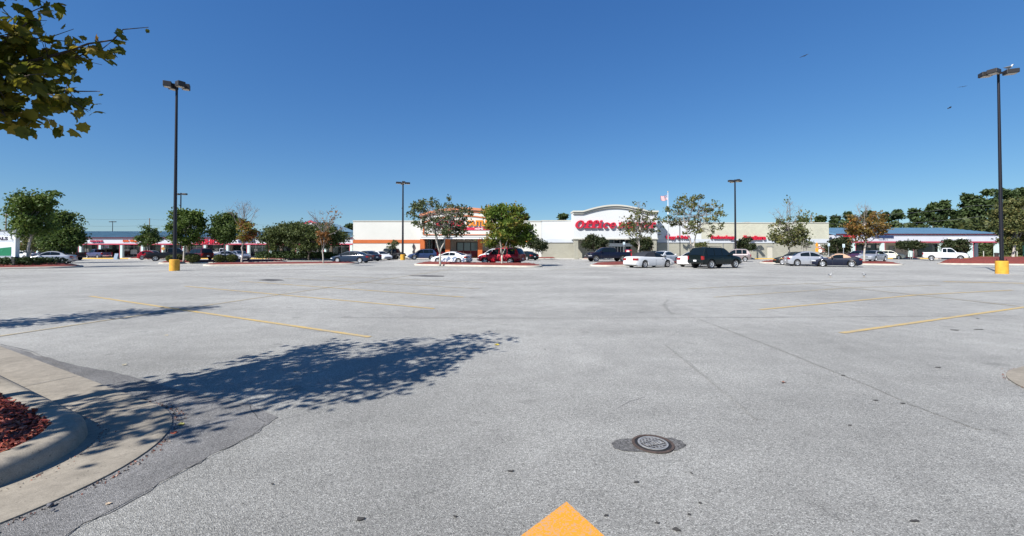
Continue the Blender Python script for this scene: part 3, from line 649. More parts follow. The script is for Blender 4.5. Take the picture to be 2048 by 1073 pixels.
MB().box(X(914, q_), X(1004, q_), yw - .03, yw + .07, .1, .44).build('base_panel', ORNG, b)
g = MB()
for px in (914, 927.5, 941.5, 955.5): g.box(X(px, q_) - .05, X(px, q_) + .05, yw - .06, yw - .023, .1, PZ(502.1, q_))
g.build('panel_post', SALM, b)
MB().box(X(856, q_), X(889, q_), yw, yw + .05, .1, PZ(479.5, q_)).build('entrance_glass', GLASS, b)
g = MB()
for px in (856, 864, 872, 880, 889): g.box(X(px, q_) - .05, X(px, q_) + .05, yw - .06, yw - .003, .1, PZ(479.5, q_))
g.build('door_frame', ALU, b)
for px in (870, 927, 985): MB().lathe([(.001, 0), (.14, 0.02), (.16, .1), (.16, .16)], 12, Matrix.Translation((X(px), 1.0, zb_ - .17))).build('ceiling_lamp', LAMPW, b)
q2 = YS + yf; XX = lambda px: X(px, q2); Z2 = lambda py: PZ(py, q2)
text_mb('BURKES', XX(872), XX(927), Z2(453.3), Z2(441), yf - .003, LRED, .25, 0, .05, b); text_mb('OUTLET', XX(932.5), XX(986), Z2(453.0), Z2(441.0), yf - .003, LORG, .25, 0, .05, b)
MB().box(XX(884), XX(984), yf - .06, yf - .003, Z2(461), Z2(455.2)).build('banner', mat('banner_red', (.5, .02, .06), .5), b)
text_mb('HOME', XX(950), XX(966), Z2(459.8), Z2(456.6), yf - .064, LWHT, .03, 0, .02, b)
# two small diamond ornaments on the left wall
g = MB()
for (z0, z1) in ((500, 487.5), (509, 499.8)):
    c_ = X(827.3); zc = (zz(z0) + zz(z1)) / 2; h_ = (zz(z1) - zz(z0)) / 2; g.prism([(c_ - .22, zc), (c_, zc - h_), (c_ + .22, zc), (c_, zc + h_)], -.2, -.01)
g.build('diamond_ornament', FRM, b)

# --- office supply store
xa, xb = PXs(1083), PXs(1658.5)
b = empty('office_supply_store', ((xa + xb) / 2, YS, 0)); tag(b, 'wide white and beige block office supply store with curved white gable and big red lettering', 'building'); ox = (xa + xb) / 2
pa, pb = 1147, 1315
zl = zz(485.3); zm = zz(478.5)
ztR = zz(447)
def wallseg(p, q_, zt, upper, lower, coping=True):
    MB().box(X(p), X(q_), .06, 40, 0, zl).build('wall', lower, b)
    MB().box(X(p), X(q_), 0, 40, zl + .003, zm).build('wall_band', BAND, b)
    MB().box(X(p), X(q_), .03, 40, zm + .003, zt).build('upper_wall', upper, b)
    MB().box(X(p), X(q_), -.02, .06, zl - .10, zl + .0).build('ledge', GREYT if p < 1400 else BAND, b)
    if coping: MB().box(X(p), X(q_), -.04, .4, zt + .003, zt + .15).build('coping', TRIM, b)
wallseg(1083, pa, zz(442.5), WHITE2, CMU); wallseg(pb, 1403, zz(443.5), WHITE2, CMU); wallseg(1403.01, 1658.5, ztR, CMUC, CMU)
yf = -2.6; q2 = YS + yf; XX = lambda px: X(px, q2); Z2 = lambda py: PZ(py, q2)
# portal upper block, cornice outline
def depot_top(px, base=422.0):
    if px < 1166 or px > 1295: return base
    t = (px - 1230.5) / 64.5; return base - 12.0 * (1 - t * t) ** 1.0 * (0.82 + 0.18 * (1 - t * t)) + 0.0
N = 44; prof = [(XX(lerp(pa, pb, i / N)), Z2(depot_top(lerp(pa, pb, i / N), 424.5))) for i in range(N + 1)]
zpb = Z2(478.8)
g = MB(); g.prism([(prof[0][0], zpb), *prof, (prof[-1][0], zpb)][::-1], yf, .02); g.build('portal_wall', WHITE2, b)
def cornice(off, th, out, m, nm):
    g = MB(); up = [(XX(lerp(pa - 1.2, pb + 1.2, i / N)), Z2(depot_top(lerp(pa - 1.2, pb + 1.2, i / N), 422 + off))) for i in range(N + 1)]
    for (p, q_) in zip(up, up[1:]): g.prism([(p[0], p[1] - th), (q_[0], q_[1] - th), (q_[0], q_[1]), (p[0], p[1])], yf - out, .3 if out > .3 else yf - .002)
    g.build(nm, m, b)
cornice(0, .26, .42, TRIM, 'cornice'); cornice(3.0, .10, .26, GREYT, 'cornice_groove'); cornice(4.0, .24, .22, TRIM, 'cornice_moulding'); cornice(6.8, .07, .05, GREYT, 'cornice_groove')
MB().box(XX(1146), XX(1316), yf - .12, yf - .003, Z2(479.2), Z2(477.2)).build('ledge', TRIM, b)
for (p, q_) in ((1148.5, 1156.5), (1305.5, 1313.5)): MB().box(XX(p), XX(q_), yf + .05, yf + .9, 0, zpb - .003).build('pillar', CMU, b)
MB().box(X(pa), X(1218), .08, 20, 0, zz(477)).build('recess_wall', CMU, b); MB().box(X(1262), X(pb), .08, 20, 0, zz(477)).build('recess_wall', CMU, b)
g = MB().box(X(1218), X(1262), .3, .38, 0, zz(477)); g.build('entrance_glass', GLASS, b)
g = MB()
for px in (1218, 1228.5, 1240.5, 1251.5, 1262): g.box(X(px) - .05, X(px) + .05, .18, .295, zz(487), zz(478))
for px in (1224, 1230, 1236, 1242, 1247, 1251.5): g.box(X(px) - .06, X(px) + .06, .18, .295, 0, zz(494))
g.build('door_frame', ALU, b); MB().box(X(1217), X(1263), -.5, .29, zz(493.5), zz(487)).build('entrance_header', COOLW, b)
for px in (1165, 1219, 1237.5, 1256, 1274, 1292): MB().box(XX(px - 2.6), XX(px + 2.6), yf + 1.1, yf + 1.8, zpb - .10, zpb - .003).build('soffit_lamp', LAMPW, b)
MB().lathe([(.001, 0), (.32, .001), (.32, .04)], 20, Matrix.Translation((X(1255), .12, zz(502))) @ Matrix.Rotation(R(90), 4, 'X')).build('round_notice', mat('notice_blue', (.10, .30, .55), .5), b)
for i, px in enumerate((1334, 1470, 1440)): pass
MB().box(X(1535), X(1545), .0, .055, .1, zz(494.5)).build('door', mat('door_beige', (.50, .47, .39), .7), b)
MB().box(X(1535) - .1, X(1545) + .1, -.05, .05, zz(494.3), zz(493.6)).build('door_lintel', GREYT, b); MB().box(X(1613), X(1622), -.05, .05, zz(494.3), zz(493.8)).build('door_lintel', GREYT, b)
for px in (1446, 1466.5): MB().tube([(X(px), .0, zz(496)), (X(px), .0, zz(487))], .06, 6).build('conduit', GREYT, b)
MB().box(X(1414), X(1424), 6, 8, zz(446), zz(443.5, YS + 6)).build('rooftop_unit', GREYT, b); MB().box(X(1523), X(1533), 5, 7.2, zz(446), zz(444.2, YS + 5)).build('rooftop_unit', GREYT, b)
MB().box(X(1411), X(1427), 5.8, 8.2, zz(443.6, YS + 6), zz(443.0, YS + 6)).build('rooftop_unit_lid', ALU, b)
# lettering
for (tx, p, q_) in (('Copy & Print', 1330.5, 1379), ('Technology', 1418.5, 1469.5), ('Furniture', 1486.5, 1530.5)):
    text_mb(tx, X(p), X(q_), zz(480.2), zz(471.3), -.01, LRED, .28, .05, .055, b)
# slab-serif italic letters, each letter a mesh
def ring(g, cx, cz, rx, rz, tx, tz, a0, a1, y0, y1, f, n=20):
    for i in range(n):
        t0, t1 = lerp(a0, a1, i / n), lerp(a0, a1, (i + 1) / n)
        P = [(cx + rx * math.cos(t0), cz + rz * math.sin(t0)), (cx + rx * math.cos(t1), cz + rz * math.sin(t1)), (cx + (rx - tx) * math.cos(t1), cz + (rz - tz) * math.sin(t1)), (cx + (rx - tx) * math.cos(t0), cz + (rz - tz) * math.sin(t0))]
        g.prism([f(p) for p in P], y0, y1)
def letter(ch, x0, x1, z0, z1, slant=.26):
    g = MB(); w = x1 - x0; h = z1 - z0; k = [0]
    f = lambda p: (x0 + p[0] * w + (p[1] - .5) * h * slant, z0 + p[1] * h)
    def yy(): k[0] += 1; return (yf - .34 - .004 * k[0], yf - .003)
    def bar(a, b_, c_, d_): y0, y1 = yy(); g.prism([f(p) for p in ((a, c_), (b_, c_), (b_, d_), (a, d_))], y0, y1)
    def rg(cx, cz, rx, rz, tx, tz, a0=0, a1=2 * math.pi, n=22): y0, y1 = yy(); ring(g, cx, cz, rx, rz, tx, tz, a0, a1, y0, y1, f, n)
    if ch == 'O': rg(.5, .5, .5, .52, .27, .13)
    elif ch == 'o': rg(.5, .5, .48, .5, .24, .13)
    elif ch == 'f': bar(.22, .56, .08, .78); rg(.62, .74, .40, .28, .30, .12, .25, math.pi); bar(.70, 1.0, .72, .86); bar(0, .9, .56, .69); bar(.02, .78, 0, .13)
    elif ch == 'i': bar(.25, .72, .08, .66); bar(.05, .5, .58, .69); bar(0, 1.0, 0, .13); rg(.52, .88, .28, .13, .27, .12)
    elif ch == 'c': rg(.5, .36, .5, .38, .26, .11, .7, 5.6); bar(.72, 1.0, .44, .64)
    elif ch == 'e': rg(.5, .36, .5, .38, .26, .11, 0.0, 5.7); bar(.16, .98, .30, .42)
    elif ch == 'D': bar(.12, .40, .1, .9); rg(.40, .5, .60, .5, .27, .14, -math.pi / 2, math.pi / 2); bar(0, .45, 0, .15); bar(0, .45, .85, 1)
    elif ch == 'E': bar(.12, .42, .1, .9); bar(0, .95, 0, .15); bar(0, .95, .85, 1); bar(.3, .72, .43, .57); bar(.80, .95, .1, .33); bar(.80, .95, .67, .9)
    elif ch == 'P': bar(.12, .42, .1, .9); rg(.45, .70, .52, .30, .25, .13, -math.pi / 2, math.pi / 2); bar(0, .6, 0, .15); bar(0, .5, .86, 1); bar(.3, .5, .40, .53)
    elif ch == 'T': bar(.34, .66, .1, .9); bar(0, 1, .84, 1); bar(0, .14, .6, .86); bar(.86, 1, .6, .86); bar(.18, .82, 0, .15)
    return g.build('letter', LRED, b)
for ch, p, q_, t_, bt in (('O', 1150.5, 1168.5, 441.5, 457.2), ('f', 1169, 1183.5, 441.2, 456.8), ('f', 1181.5, 1196.5, 441.2, 456.8), ('i', 1195.5, 1205.5, 441.2, 456.8), ('c', 1206.5, 1219, 441.0, 457.2), ('e', 1219.5, 1232, 441.0, 457.2),
                          ('D', 1236, 1251, 445.5, 457), ('E', 1251.5, 1263.5, 445.5, 457), ('P', 1264, 1278, 445.5, 457), ('O', 1279, 1295, 445, 457.3), ('T', 1296, 1310, 445.5, 457)):
    if ch in 'ce': t_ = 441.2
    letter(ch, XX(p), XX(q_), Z2(bt), Z2(t_))
# pavement and kerb along the two big stores
MB().box(PXs(706), PXs(1147), 73.6, YS - .003, 0.0, .13).build('pavement', SIDEW)['kind'] = 'structure'
MB().box(PXs(1147.2), PXs(1660), 73.6, YS - 2.0, 0.0, .13).build('pavement', SIDEW)['kind'] = 'structure'
for (p, q_) in ((1385, 1660), (706, 745)): MB().box(PXs(p), PXs(q_), 73.4, 73.597, 0.0, .135).build('kerb', YK)['kind'] = 'structure'
# ------------------------------------------------------------------ vehicles
VG = mat('car_glass', (0.006, 0.010, 0.012), 0.05, spec=0.45); TYRE_M = mat('tyre_rubber', (0.018, 0.018, 0.019), 0.85); RIM = mat('alloy_rim', (0.62, 0.62, 0.63), 0.3, 0.7); HUBD = mat('wheel_dark', (0.03, 0.03, 0.03), 0.6)
HL = mat('headlamp', (0.70, 0.72, 0.72), 0.12, coat=1); TL = mat('tail_lamp', (0.26, 0.008, 0.010), 0.25, coat=.5); AMB = mat('amber_lamp', (0.75, 0.22, 0.02), 0.25, coat=1); PLATE = mat('plate', (0.7, 0.7, 0.7), 0.5, noise=(30, .3)); BUMP = mat('bumper_dark', (0.03, 0.03, 0.032), 0.6); CHROME = mat('chrome', (0.7, 0.7, 0.7), 0.15, 0.9)
SEATF = mat('underbody', (0.01, 0.01, 0.01), 0.9)
def paint(n, c, coat=0.45, rough=0.35, metal=0.0): return mat('paint_' + n, c, max(rough, .5) if not metal else rough, metal, coat, spec=0.2)
KINDS = dict(
 sedan=dict(L=4.85, W=1.80, top=[(0, .70), (.06, .90), (.35, .99), (.95, 1.00), (3.55, .96), (4.2, .84), (4.7, .70), (4.85, .58)], cab=[(.62, .97), (1.15, 1.24), (1.65, 1.38), (2.2, 1.43), (2.75, 1.40), (3.2, 1.24), (3.75, .93)], belt=.94, wh=(.98, 3.85), r=.325, sill=.20, split=(1.32, 2.36, 3.45)),
 fastback=dict(L=4.70, W=1.78, top=[(0, .68), (.05, .90), (.3, .98), (.8, .97), (3.4, .92), (4.1, .80), (4.55, .66), (4.70, .54)], cab=[(.45, .95), (1.1, 1.20), (1.65, 1.33), (2.15, 1.37), (2.6, 1.33), (3.05, 1.17), (3.6, .89)], belt=.90, wh=(.92, 3.68), r=.32, sill=.20, split=(1.4, 2.2, 3.3)),
 wagon=dict(L=5.1, W=1.9, top=[(0, .75), (.05, .98), (.4, 1.02), (1.0, 1.02), (3.6, 1.0), (4.4, .92), (4.95, .80), (5.1, .62)], cab=[(.65, 1.0), (1.0, 1.30), (1.5, 1.44), (2.2, 1.47), (2.9, 1.45), (3.25, 1.32), (3.8, .98)], belt=.97, wh=(1.1, 4.05), r=.34, sill=.22, split=(1.25, 2.4, 3.45)),
 convertible=dict(L=4.9, W=1.78, top=[(0, .68), (.06, .90), (.3, .99), (.9, 1.00), (1.4, .98), (3.5, .92), (4.2, .80), (4.7, .66), (4.9, .54)], cab=[(1.0, .98), (1.25, 1.20), (1.65, 1.37), (2.15, 1.41), (2.6, 1.37), (3.0, 1.22), (3.65, .90)], belt=.93, wh=(1.02, 3.85), r=.325, sill=.19, split=(2.35, 3.35), soft=True),
 roadster=dict(L=3.98, W=1.68, top=[(0, .62), (.05, .80), (.35, .88), (.8, .89), (1.3, .85), (2.4, .82), (3.1, .77), (3.6, .64), (3.98, .46)], cab=[(.78, .86), (1.1, 1.06), (1.4, 1.20), (1.75, 1.22), (2.05, 1.19), (2.30, 1.08), (2.62, .82)], belt=.82, wh=(.82, 3.10), r=.30, sill=.16, split=(1.42, 2.3), soft=True),
 suv=dict(L=4.90, W=1.86, top=[(0, .75), (.03, 1.10), (.2, 1.14), (3.3, 1.12), (3.9, 1.08), (4.5, .98), (4.8, .82), (4.9, .60)], cab=[(.06, 1.10), (.30, 1.55), (.45, 1.74), (.9, 1.79), (2.4, 1.77), (2.75, 1.72), (3.05, 1.52), (3.5, 1.08)], belt=1.08, wh=(.95, 3.88), r=.38, sill=.38, split=(.5, 1.38, 2.30, 3.2), rack=True),
 crossover=dict(L=4.60, W=1.82, top=[(0, .70), (.03, 1.02), (.2, 1.07), (3.1, 1.04), (3.7, .98), (4.3, .86), (4.52, .70), (4.60, .55)], cab=[(.08, 1.04), (.35, 1.40), (.62, 1.62), (1.1, 1.68), (2.2, 1.68), (2.6, 1.62), (2.95, 1.44), (3.5, 1.0)], belt=1.01, wh=(.88, 3.60), r=.36, sill=.28, split=(.62, 1.30, 2.2, 3.2), rack=True),
 minivan=dict(L=4.95, W=1.92, top=[(0, .7), (.03, 1.02), (.2, 1.06), (3.6, 1.02), (4.2, .92), (4.75, .75), (4.95, .55)], cab=[(.08, 1.0), (.25, 1.45), (.42, 1.68), (1.0, 1.75), (2.6, 1.74), (3.0, 1.62), (3.45, 1.35), (4.0, .96)], belt=1.0, wh=(.95, 3.95), r=.34, sill=.24, split=(.5, 1.6, 2.6, 3.7)),
 hatch=dict(L=4.1, W=1.70, top=[(0, .7), (.04, .93), (.2, .97), (2.7, .94), (3.4, .86), (3.9, .72), (4.1, .55)], cab=[(.12, .94), (.45, 1.24), (.85, 1.39), (1.3, 1.43), (1.9, 1.41), (2.3, 1.27), (2.9, .92)], belt=.92, wh=(.72, 3.22), r=.31, sill=.2, split=(.7, 1.6, 2.6)),
 crewcab=dict(L=5.9, W=1.98, top=[(0, .95), (.02, 1.28), (2.05, 1.30), (4.3, 1.26), (5.2, 1.22), (5.72, 1.12), (5.9, .72)], cab=[(2.08, 1.26), (2.16, 1.80), (2.35, 1.90), (3.6, 1.91), (3.85, 1.84), (4.15, 1.60), (4.55, 1.22)], belt=1.24, wh=(1.22, 4.95), r=.41, sill=.48, split=(2.2, 3.15, 4.25), bed=(.12, 1.98, .80)),
 extcab=dict(L=5.75, W=1.95, top=[(0, .90), (.02, 1.22), (2.35, 1.24), (4.15, 1.20), (5.1, 1.15), (5.6, 1.03), (5.75, .68)], cab=[(2.42, 1.20), (2.50, 1.74), (2.68, 1.83), (3.55, 1.84), (3.78, 1.76), (4.05, 1.52), (4.42, 1.16)], belt=1.18, wh=(1.15, 4.78), r=.39, sill=.45, split=(2.55, 3.12, 4.15), bed=(.12, 2.3, .75)),
 oldpickup=dict(L=5.3, W=1.90, top=[(0, .85), (.02, 1.12), (2.2, 1.14), (3.9, 1.10), (4.9, 1.06), (5.2, .98), (5.3, .60)], cab=[(2.28, 1.10), (2.36, 1.55), (2.52, 1.68), (3.2, 1.69), (3.4, 1.62), (3.85, 1.06)], belt=1.08, wh=(1.1, 4.4), r=.36, sill=.42, split=(2.45, 3.6), bed=(.12, 2.15, .7)),
 jeep=dict(L=4.1, W=1.75, top=[(0, .8), (.02, 1.10), (2.2, 1.12), (2.75, 1.10), (3.75, 1.04), (3.95, .98), (4.1, .62)], cab=[(.03, 1.1), (.10, 1.72), (.22, 1.80), (2.15, 1.80), (2.3, 1.74), (2.60, 1.10)], belt=1.09, wh=(.75, 3.25), r=.38, sill=.48, split=(.2, 1.42, 2.2), softback=True),
)
def car_width(K, x):
    L, w = K['L'], K['W'] / 2; f = 1.0
    for dd, e, a in ((L - x, .75, .20), (x, .55, .13)):
        if dd < e: f *= 1 - a * (1 - dd / e) ** 2.2
    return w * f
def make_car(name, label, kind, pm, cabmat=None, flags=(), group=None, cat=None, lower=None, tail='std'):
    K = KINDS[kind]; L, Wd = K['L'], K['W']; hw = Wd / 2; r = K['r']; c0 = L / 2
    root = empty(name); tag(root, label, cat or 'car', group)
    xs = set([0, .03, .08, .16, .28, .45, .7, L, L - .03, L - .09, L - .18, L - .32, L - .5, L - .75]); x = .9
    while x < L - .8: xs.add(round(x, 3)); x += .22
    for xw in K['wh']:
        for a in (-1, -.93, -.8, -.6, -.35, 0, .35, .6, .8, .93, 1): xs.add(round(xw + a * (r + .07), 3))
        xs.add(round(xw - r - .072, 3)); xs.add(round(xw + r + .072, 3))
    bed = K.get('bed')
    if bed: xs |= {bed[0], bed[0] + .004, bed[1], bed[1] + .004}
    xs = sorted(xs); vs = []; ns = 0
    for x in xs:
        w = car_width(K, x); zt = interp(K['top'], x); zs = K['sill']
        if x < .25: zs += (.25 - x) * .5
        if x > L - .35: zs += (x - L + .35) * .25
        za = zs
        for xw in K['wh']:
            dx = abs(x - xw)
            if dx <= r + .0701: za = max(za, r + math.sqrt(max(0, (r + .07) ** 2 - dx * dx)))
        za = min(za, zt - .12)
        zsh = max(min(zt - .05, K['belt'] - .03), za + .02); zmid = max(za + .01, lerp(zs, zsh, .55))
        inb = bed and bed[0] + .002 <= x <= bed[1] + .002
        sec = [(w * .955, za), (w * 1.0, max(za + .006, lerp(zs, zsh, .25))), (w * 1.0, zmid), (w * .985, max(zsh - .1, zmid + .003)), (w * .955, zsh + .004), (w * .90, zt - .004)]
        if inb: sec += [(w * .87, zt), (w * .86, bed[2]), (0, bed[2])]
        else: sec += [(w * .80, zt + .008), (w * .55, zt + .022), (0, zt + .03)]
        full = sec + [(-y, z) for (y, z) in sec[-2::-1]]
        ns = len(full); vs += [(x - c0, y, z) for (y, z) in full]
    fs = []
    for i in range(len(xs) - 1):
        for k in range(ns - 1): fs.append((i * ns + k, (i + 1) * ns + k, (i + 1) * ns + k + 1, i * ns + k + 1))
        fs.append((i * ns + ns - 1, (i + 1) * ns + ns - 1, (i + 1) * ns, i * ns))
    fs += [tuple(range(ns)), tuple((len(xs) - 1) * ns + k for k in range(ns))[::-1]]
    g = MB(); g.add(vs, fs); body = g.build('body', pm, root, smooth=True, auto=38)
    # cabin
    cm = cabmat or pm; P = K['cab']; belt = K['belt']; zr = max(p[1] for p in P)
    wb = hw * .925; wr = hw * (.70 if kind not in ('jeep', 'suv', 'minivan', 'crewcab', 'extcab', 'oldpickup') else (.74 if kind != 'jeep' else .84))
    wy = lambda z: lerp(wb, wr, max(0, (z - belt)) / (zr - belt))
    PP = []
    for a, b_ in zip(P, P[1:]):
        for i in range(3): PP.append((lerp(a[0], b_[0], i / 3), lerp(a[1], b_[1], i / 3)))
    PP.append(P[-1]); vs = []; 
    zbase = belt - .10
    for (x, z) in PP:
        y = wy(z); vs += [(x - c0, y, zbase), (x - c0, y, z - .02), (x - c0, y * .93, z), (x - c0, y * .5, z + .025), (x - c0, 0, z + .035), (x - c0, -y * .5, z + .025), (x - c0, -y * .93, z), (x - c0, -y, z - .02), (x - c0, -y, zbase)]
        vs[-9] = (x - c0, wy(belt), zbase); vs[-1] = (x - c0, -wy(belt), zbase)
    n = 9; fs = [(i * n + k, (i + 1) * n + k, (i + 1) * n + k + 1, i * n + k + 1) for i in range(len(PP) - 1) for k in range(n - 1)]
    fs += [tuple(range(n)), tuple((len(PP) - 1) * n + k for k in range(n))[::-1], ] + [((i + 1) * n, i * n, i * n + 8, (i + 1) * n + 8) for i in range(len(PP) - 1)]
    g = MB(); g.add(vs, fs); cab = g.build('soft_top' if K.get('soft') else 'cabin', cm, root, smooth=True, auto=40)
    # side windows
    zt = lambda x: interp(P, x)
    sp = K['split']; zb = belt + .035
    for s in (1, -1):
        for i, (a, b_) in enumerate(zip(sp, sp[1:])):
            if K.get('softback') and i == 0: a += .1
            a2, b2 = a + .035, b_ - .035; N = 8; up = []; lo = []
            for j in range(N + 1):
                x = lerp(a2, b2, j / N); z = min(zt(x) - .075, zr - .07)
                if z > zb + .012: up.append((x, z)); lo.append((x, zb))
            if len(up) < 2: continue
            poly = lo + up[::-1]; q = []
            for off in (.012, -.015):
                q += [(x - c0, s * (wy(z) + off), z) for (x, z) in poly]
            m_ = len(poly); g = MB(); g.add(q, [tuple(range(m_)), tuple(range(m_, 2 * m_))[::-1]] + [(k, (k + 1) % m_, (k + 1) % m_ + m_, k + m_) for k in range(m_)])
            g.build('side_window', VG, root)
    # windscreen and rear window as strips following the cabin surface
    iz = max(range(len(P)), key=lambda i: P[i][1]); 
    def strip_glass(pts, nm, inset=.10):
        pts = [p for p in pts]; a, b_ = pts[0], pts[-1]; q = []; N = 6
        def along(t):
            T = [0]; 
            for p, r_ in zip(pts, pts[1:]): T.append(T[-1] + math.dist(p, r_))
            tt = t * T[-1]
            for k in range(len(pts) - 1):
                if tt <= T[k + 1] + 1e-9: f = (tt - T[k]) / (T[k + 1] - T[k]); return (lerp(pts[k][0], pts[k + 1][0], f), lerp(pts[k][1], pts[k + 1][1], f))
            return pts[-1]
        rows = []
        for j in range(N + 1):
            x, z = along(lerp(.07, .93, j / N)); x2, z2 = along(min(1, lerp(.07, .93, j / N) + .03)); dx, dz = x2 - x, z2 - z; l = math.hypot(dx, dz) or 1
            nx, nz = dz / l, -dx / l
            if nz < 0: nx, nz = -nx, -nz
            y = wy(z) - .075; o = .014
            row = [(y, -.012), (y * .9, .004), (y * .5, .028), (0, .037), (-y * .5, .028), (-y * .9, .004), (-y, -.012)]
            rows.append([(x - c0 + nx * (o + h), yy, z + nz * (o + h)) for (yy, h) in row])
        vs = [v for r_ in rows for v in r_]; n7 = 7
        g = MB(); g.add(vs, [(i * n7 + k, (i + 1) * n7 + k, (i + 1) * n7 + k + 1, i * n7 + k + 1) for i in range(N) for k in range(6)])
        g.build(nm, VG, root, smooth=True)
    fr = [p for p in P[iz:]]; 
    while len(fr) > 2 and (fr[0][1] - fr[1][1]) / max(.01, fr[1][0] - fr[0][0]) < .18: fr = fr[1:]
    strip_glass(fr, 'windscreen')
    rr = [p for p in P[:iz + 1]]
    while len(rr) > 2 and (rr[-1][1] - rr[-2][1]) / max(.01, rr[-1][0] - rr[-2][0]) < .22: rr = rr[:-1]
    if kind not in ('roadster', 'convertible'): strip_glass(rr, 'rear_window')
    # wheels
    for xw in K['wh']:
        for s in (1, -1):
            y0 = car_width(K, xw) - .01; M = Matrix.Translation((xw - c0, s * y0, r)) @ Matrix.Rotation(R(-90 * s), 4, 'X')
            g = MB(); rr_ = r * (.66 if kind in ('suv', 'crewcab', 'extcab', 'jeep', 'crossover') else .66)
            g.lathe([(rr_, -.20), (r * .93, -.20), (r, -.17), (r, -.04), (r * .95, -.005), (rr_ + .015, 0), (rr_, -.03), (rr_ * .98, -.09), (.001, -.09)], 28, M); tw = g.build('wheel', TYRE_M, root, smooth=True, auto=40)
            g = MB(); g.lathe([(rr_ - .004, -.06), (rr_ - .004, -.004), (rr_ - .035, -.012), (rr_ - .045, -.05)], 28, M)
            g.lathe([(.075, -.06), (.07, -.015), (.03, -.006), (.001, -.006)], 16, M)
            hub = 'hubcap' in flags
            nsp = 7 if hub else 5
            for k in range(nsp):
                t = 2 * math.pi * k / nsp; A = M @ Matrix.Rotation(t, 4, 'Z')
                wsp = .045 if not hub else .055
                g.prism([(.05, -wsp * .8), (rr_ - .02, -wsp * (1.15 if hub else .8)), (rr_ - .02, wsp * (1.15 if hub else .8)), (.05, wsp * .8)], -.05, -.02, 'z', A)
            g.build('rim', RIM if 'darkrim' not in flags else CHROME, tw)
    # lamps: wedges wrapped round the corners
    tz = interp(K['top'], .06) ; fz = interp(K['top'], L - .22)
    for s in (1, -1):
        wx = lambda x: car_width(K, x)
        if kind in ('crewcab', 'extcab', 'oldpickup', 'jeep', 'suv'): hz0, hz1, xin = fz - .30, fz - .10, .62
        else: hz0, hz1, xin = max(.52, fz - .20), fz - .03, .55
        xa_, xb_ = L - .34, L - .015
        g = MB(); g.prism([(xa_ - c0, s * (wx(xa_) + .008)), (L - .12 - c0, s * (wx(L - .12) + .008)), (L + .008 - c0, s * wx(L) * .93), (L + .008 - c0, s * wx(L) * xin), (L - .3 - c0, s * wx(L) * xin)], hz0, min(hz1, interp(K['top'], L - .03) - .01) if kind not in ('roadster',) else .58, 'z')
        g.build('headlight', HL if 'amberfront' not in flags else AMB, root)
        if kind in ('suv', 'crossover', 'minivan', 'jeep', 'crewcab', 'extcab', 'oldpickup'): a0, a1, yin, xd = tz - .34, tz - .04, .80, .12
        else: a0, a1, yin, xd = .66, min(.86, tz - .02), .52, .22
        g = MB(); g.prism([(xd - c0, s * (wx(xd) + .008)), (-.010 - c0 + .02, s * (wx(.01) + .006)), (-.012 - c0, s * wx(0) * .96), (-.012 - c0, s * wx(0) * yin), (.12 - c0, s * wx(0) * yin)], a0, a1, 'z')
        g.build('taillight', TL, root)
        # mirror
        bx = P[-1][0] - (.28 if kind != 'jeep' else .1)
        mz = belt + .03; my = wy(belt)
        g = MB(); g.tube([(bx - c0, s * (my - .02), mz), (bx - c0, s * (my + .10), mz + .04)], .025, 6); g.box(bx - .05 - c0, bx + .07 - c0, s * (my + .06), s * (my + .25), mz, mz + (.13 if kind not in ('crewcab', 'extcab') else .20)); g.build('mirror', cm if 'darkmirror' not in flags and not K.get('soft') else BUMP, root, bevel=.02)
        g = MB()
        for xh in sp[1:]:
            xx = xh - .12 if xh > 1.0 else xh; yy = car_width(K, xx)
            if xh == sp[-1] and len(sp) > 2: continue
            g.box(xx - .16 - c0, xx - c0, s * (yy * .985), s * (yy + .012), belt - .13, belt - .105)
        if g.v: g.build('door_handle', cm if not K.get('soft') else pm, root)
    wl = car_width(K, L); wl0 = car_width(K, 0)
    if kind in ('crewcab', 'extcab', 'oldpickup', 'jeep', 'suv', 'wagon'): MB().box(L - .05 - c0, L + .012 - c0, -wl * .58, wl * .58, fz - .32, fz - .08).build('grille', BUMP if kind != 'wagon' else CHROME, root)
    else: MB().box(L - .06 - c0, L + .012 - c0, -wl * .5, wl * .5, .36, .46).build('grille', BUMP, root)
    MB().box(-.014 - c0, .05 - c0, -.16, .16, (.50 if 'suv' not in kind else .60), (.64 if 'suv' not in kind else .74)).build('number_plate', PLATE, root)
    bm_ = lower if lower else None
    if kind in ('crewcab', 'extcab', 'oldpickup', 'jeep'):
        for xq in (-.16, L - .02): MB().box(xq - c0, xq + .18 - c0, -wl * .97, wl * .97, K['sill'] + .03, K['sill'] + .24).build('bumper', CHROME if 'chrome' in flags else (pm if 'bodybumper' in flags else BUMP), root, bevel=.03)
    elif lower is not None:
        for s in (1, -1): MB().box(.0 - c0 + K['wh'][0] + r + .1, K['wh'][1] - r - .1 - c0, s * (hw - .02), s * (hw + .012), K['sill'] + .12, K['sill'] + .26).build('side_moulding', lower, root)
    # door seams: thin dark shut lines
    g = MB()
    for s in (1, -1):
        for xx in sp[1:] if len(sp) > 2 else sp:
            xj = min(xx, K['wh'][1] - r - .12); yy = car_width(K, xj) * 1.0
            if xj < K['wh'][0] + r + .1: continue
            g.box(xj - .006 - c0, xj + .006 - c0, s * (yy - .02), s * (yy + .003), K['sill'] + .08, lerp(K['sill'], belt, .75))
    if g.v: g.build('door_seam', BUMP, root)
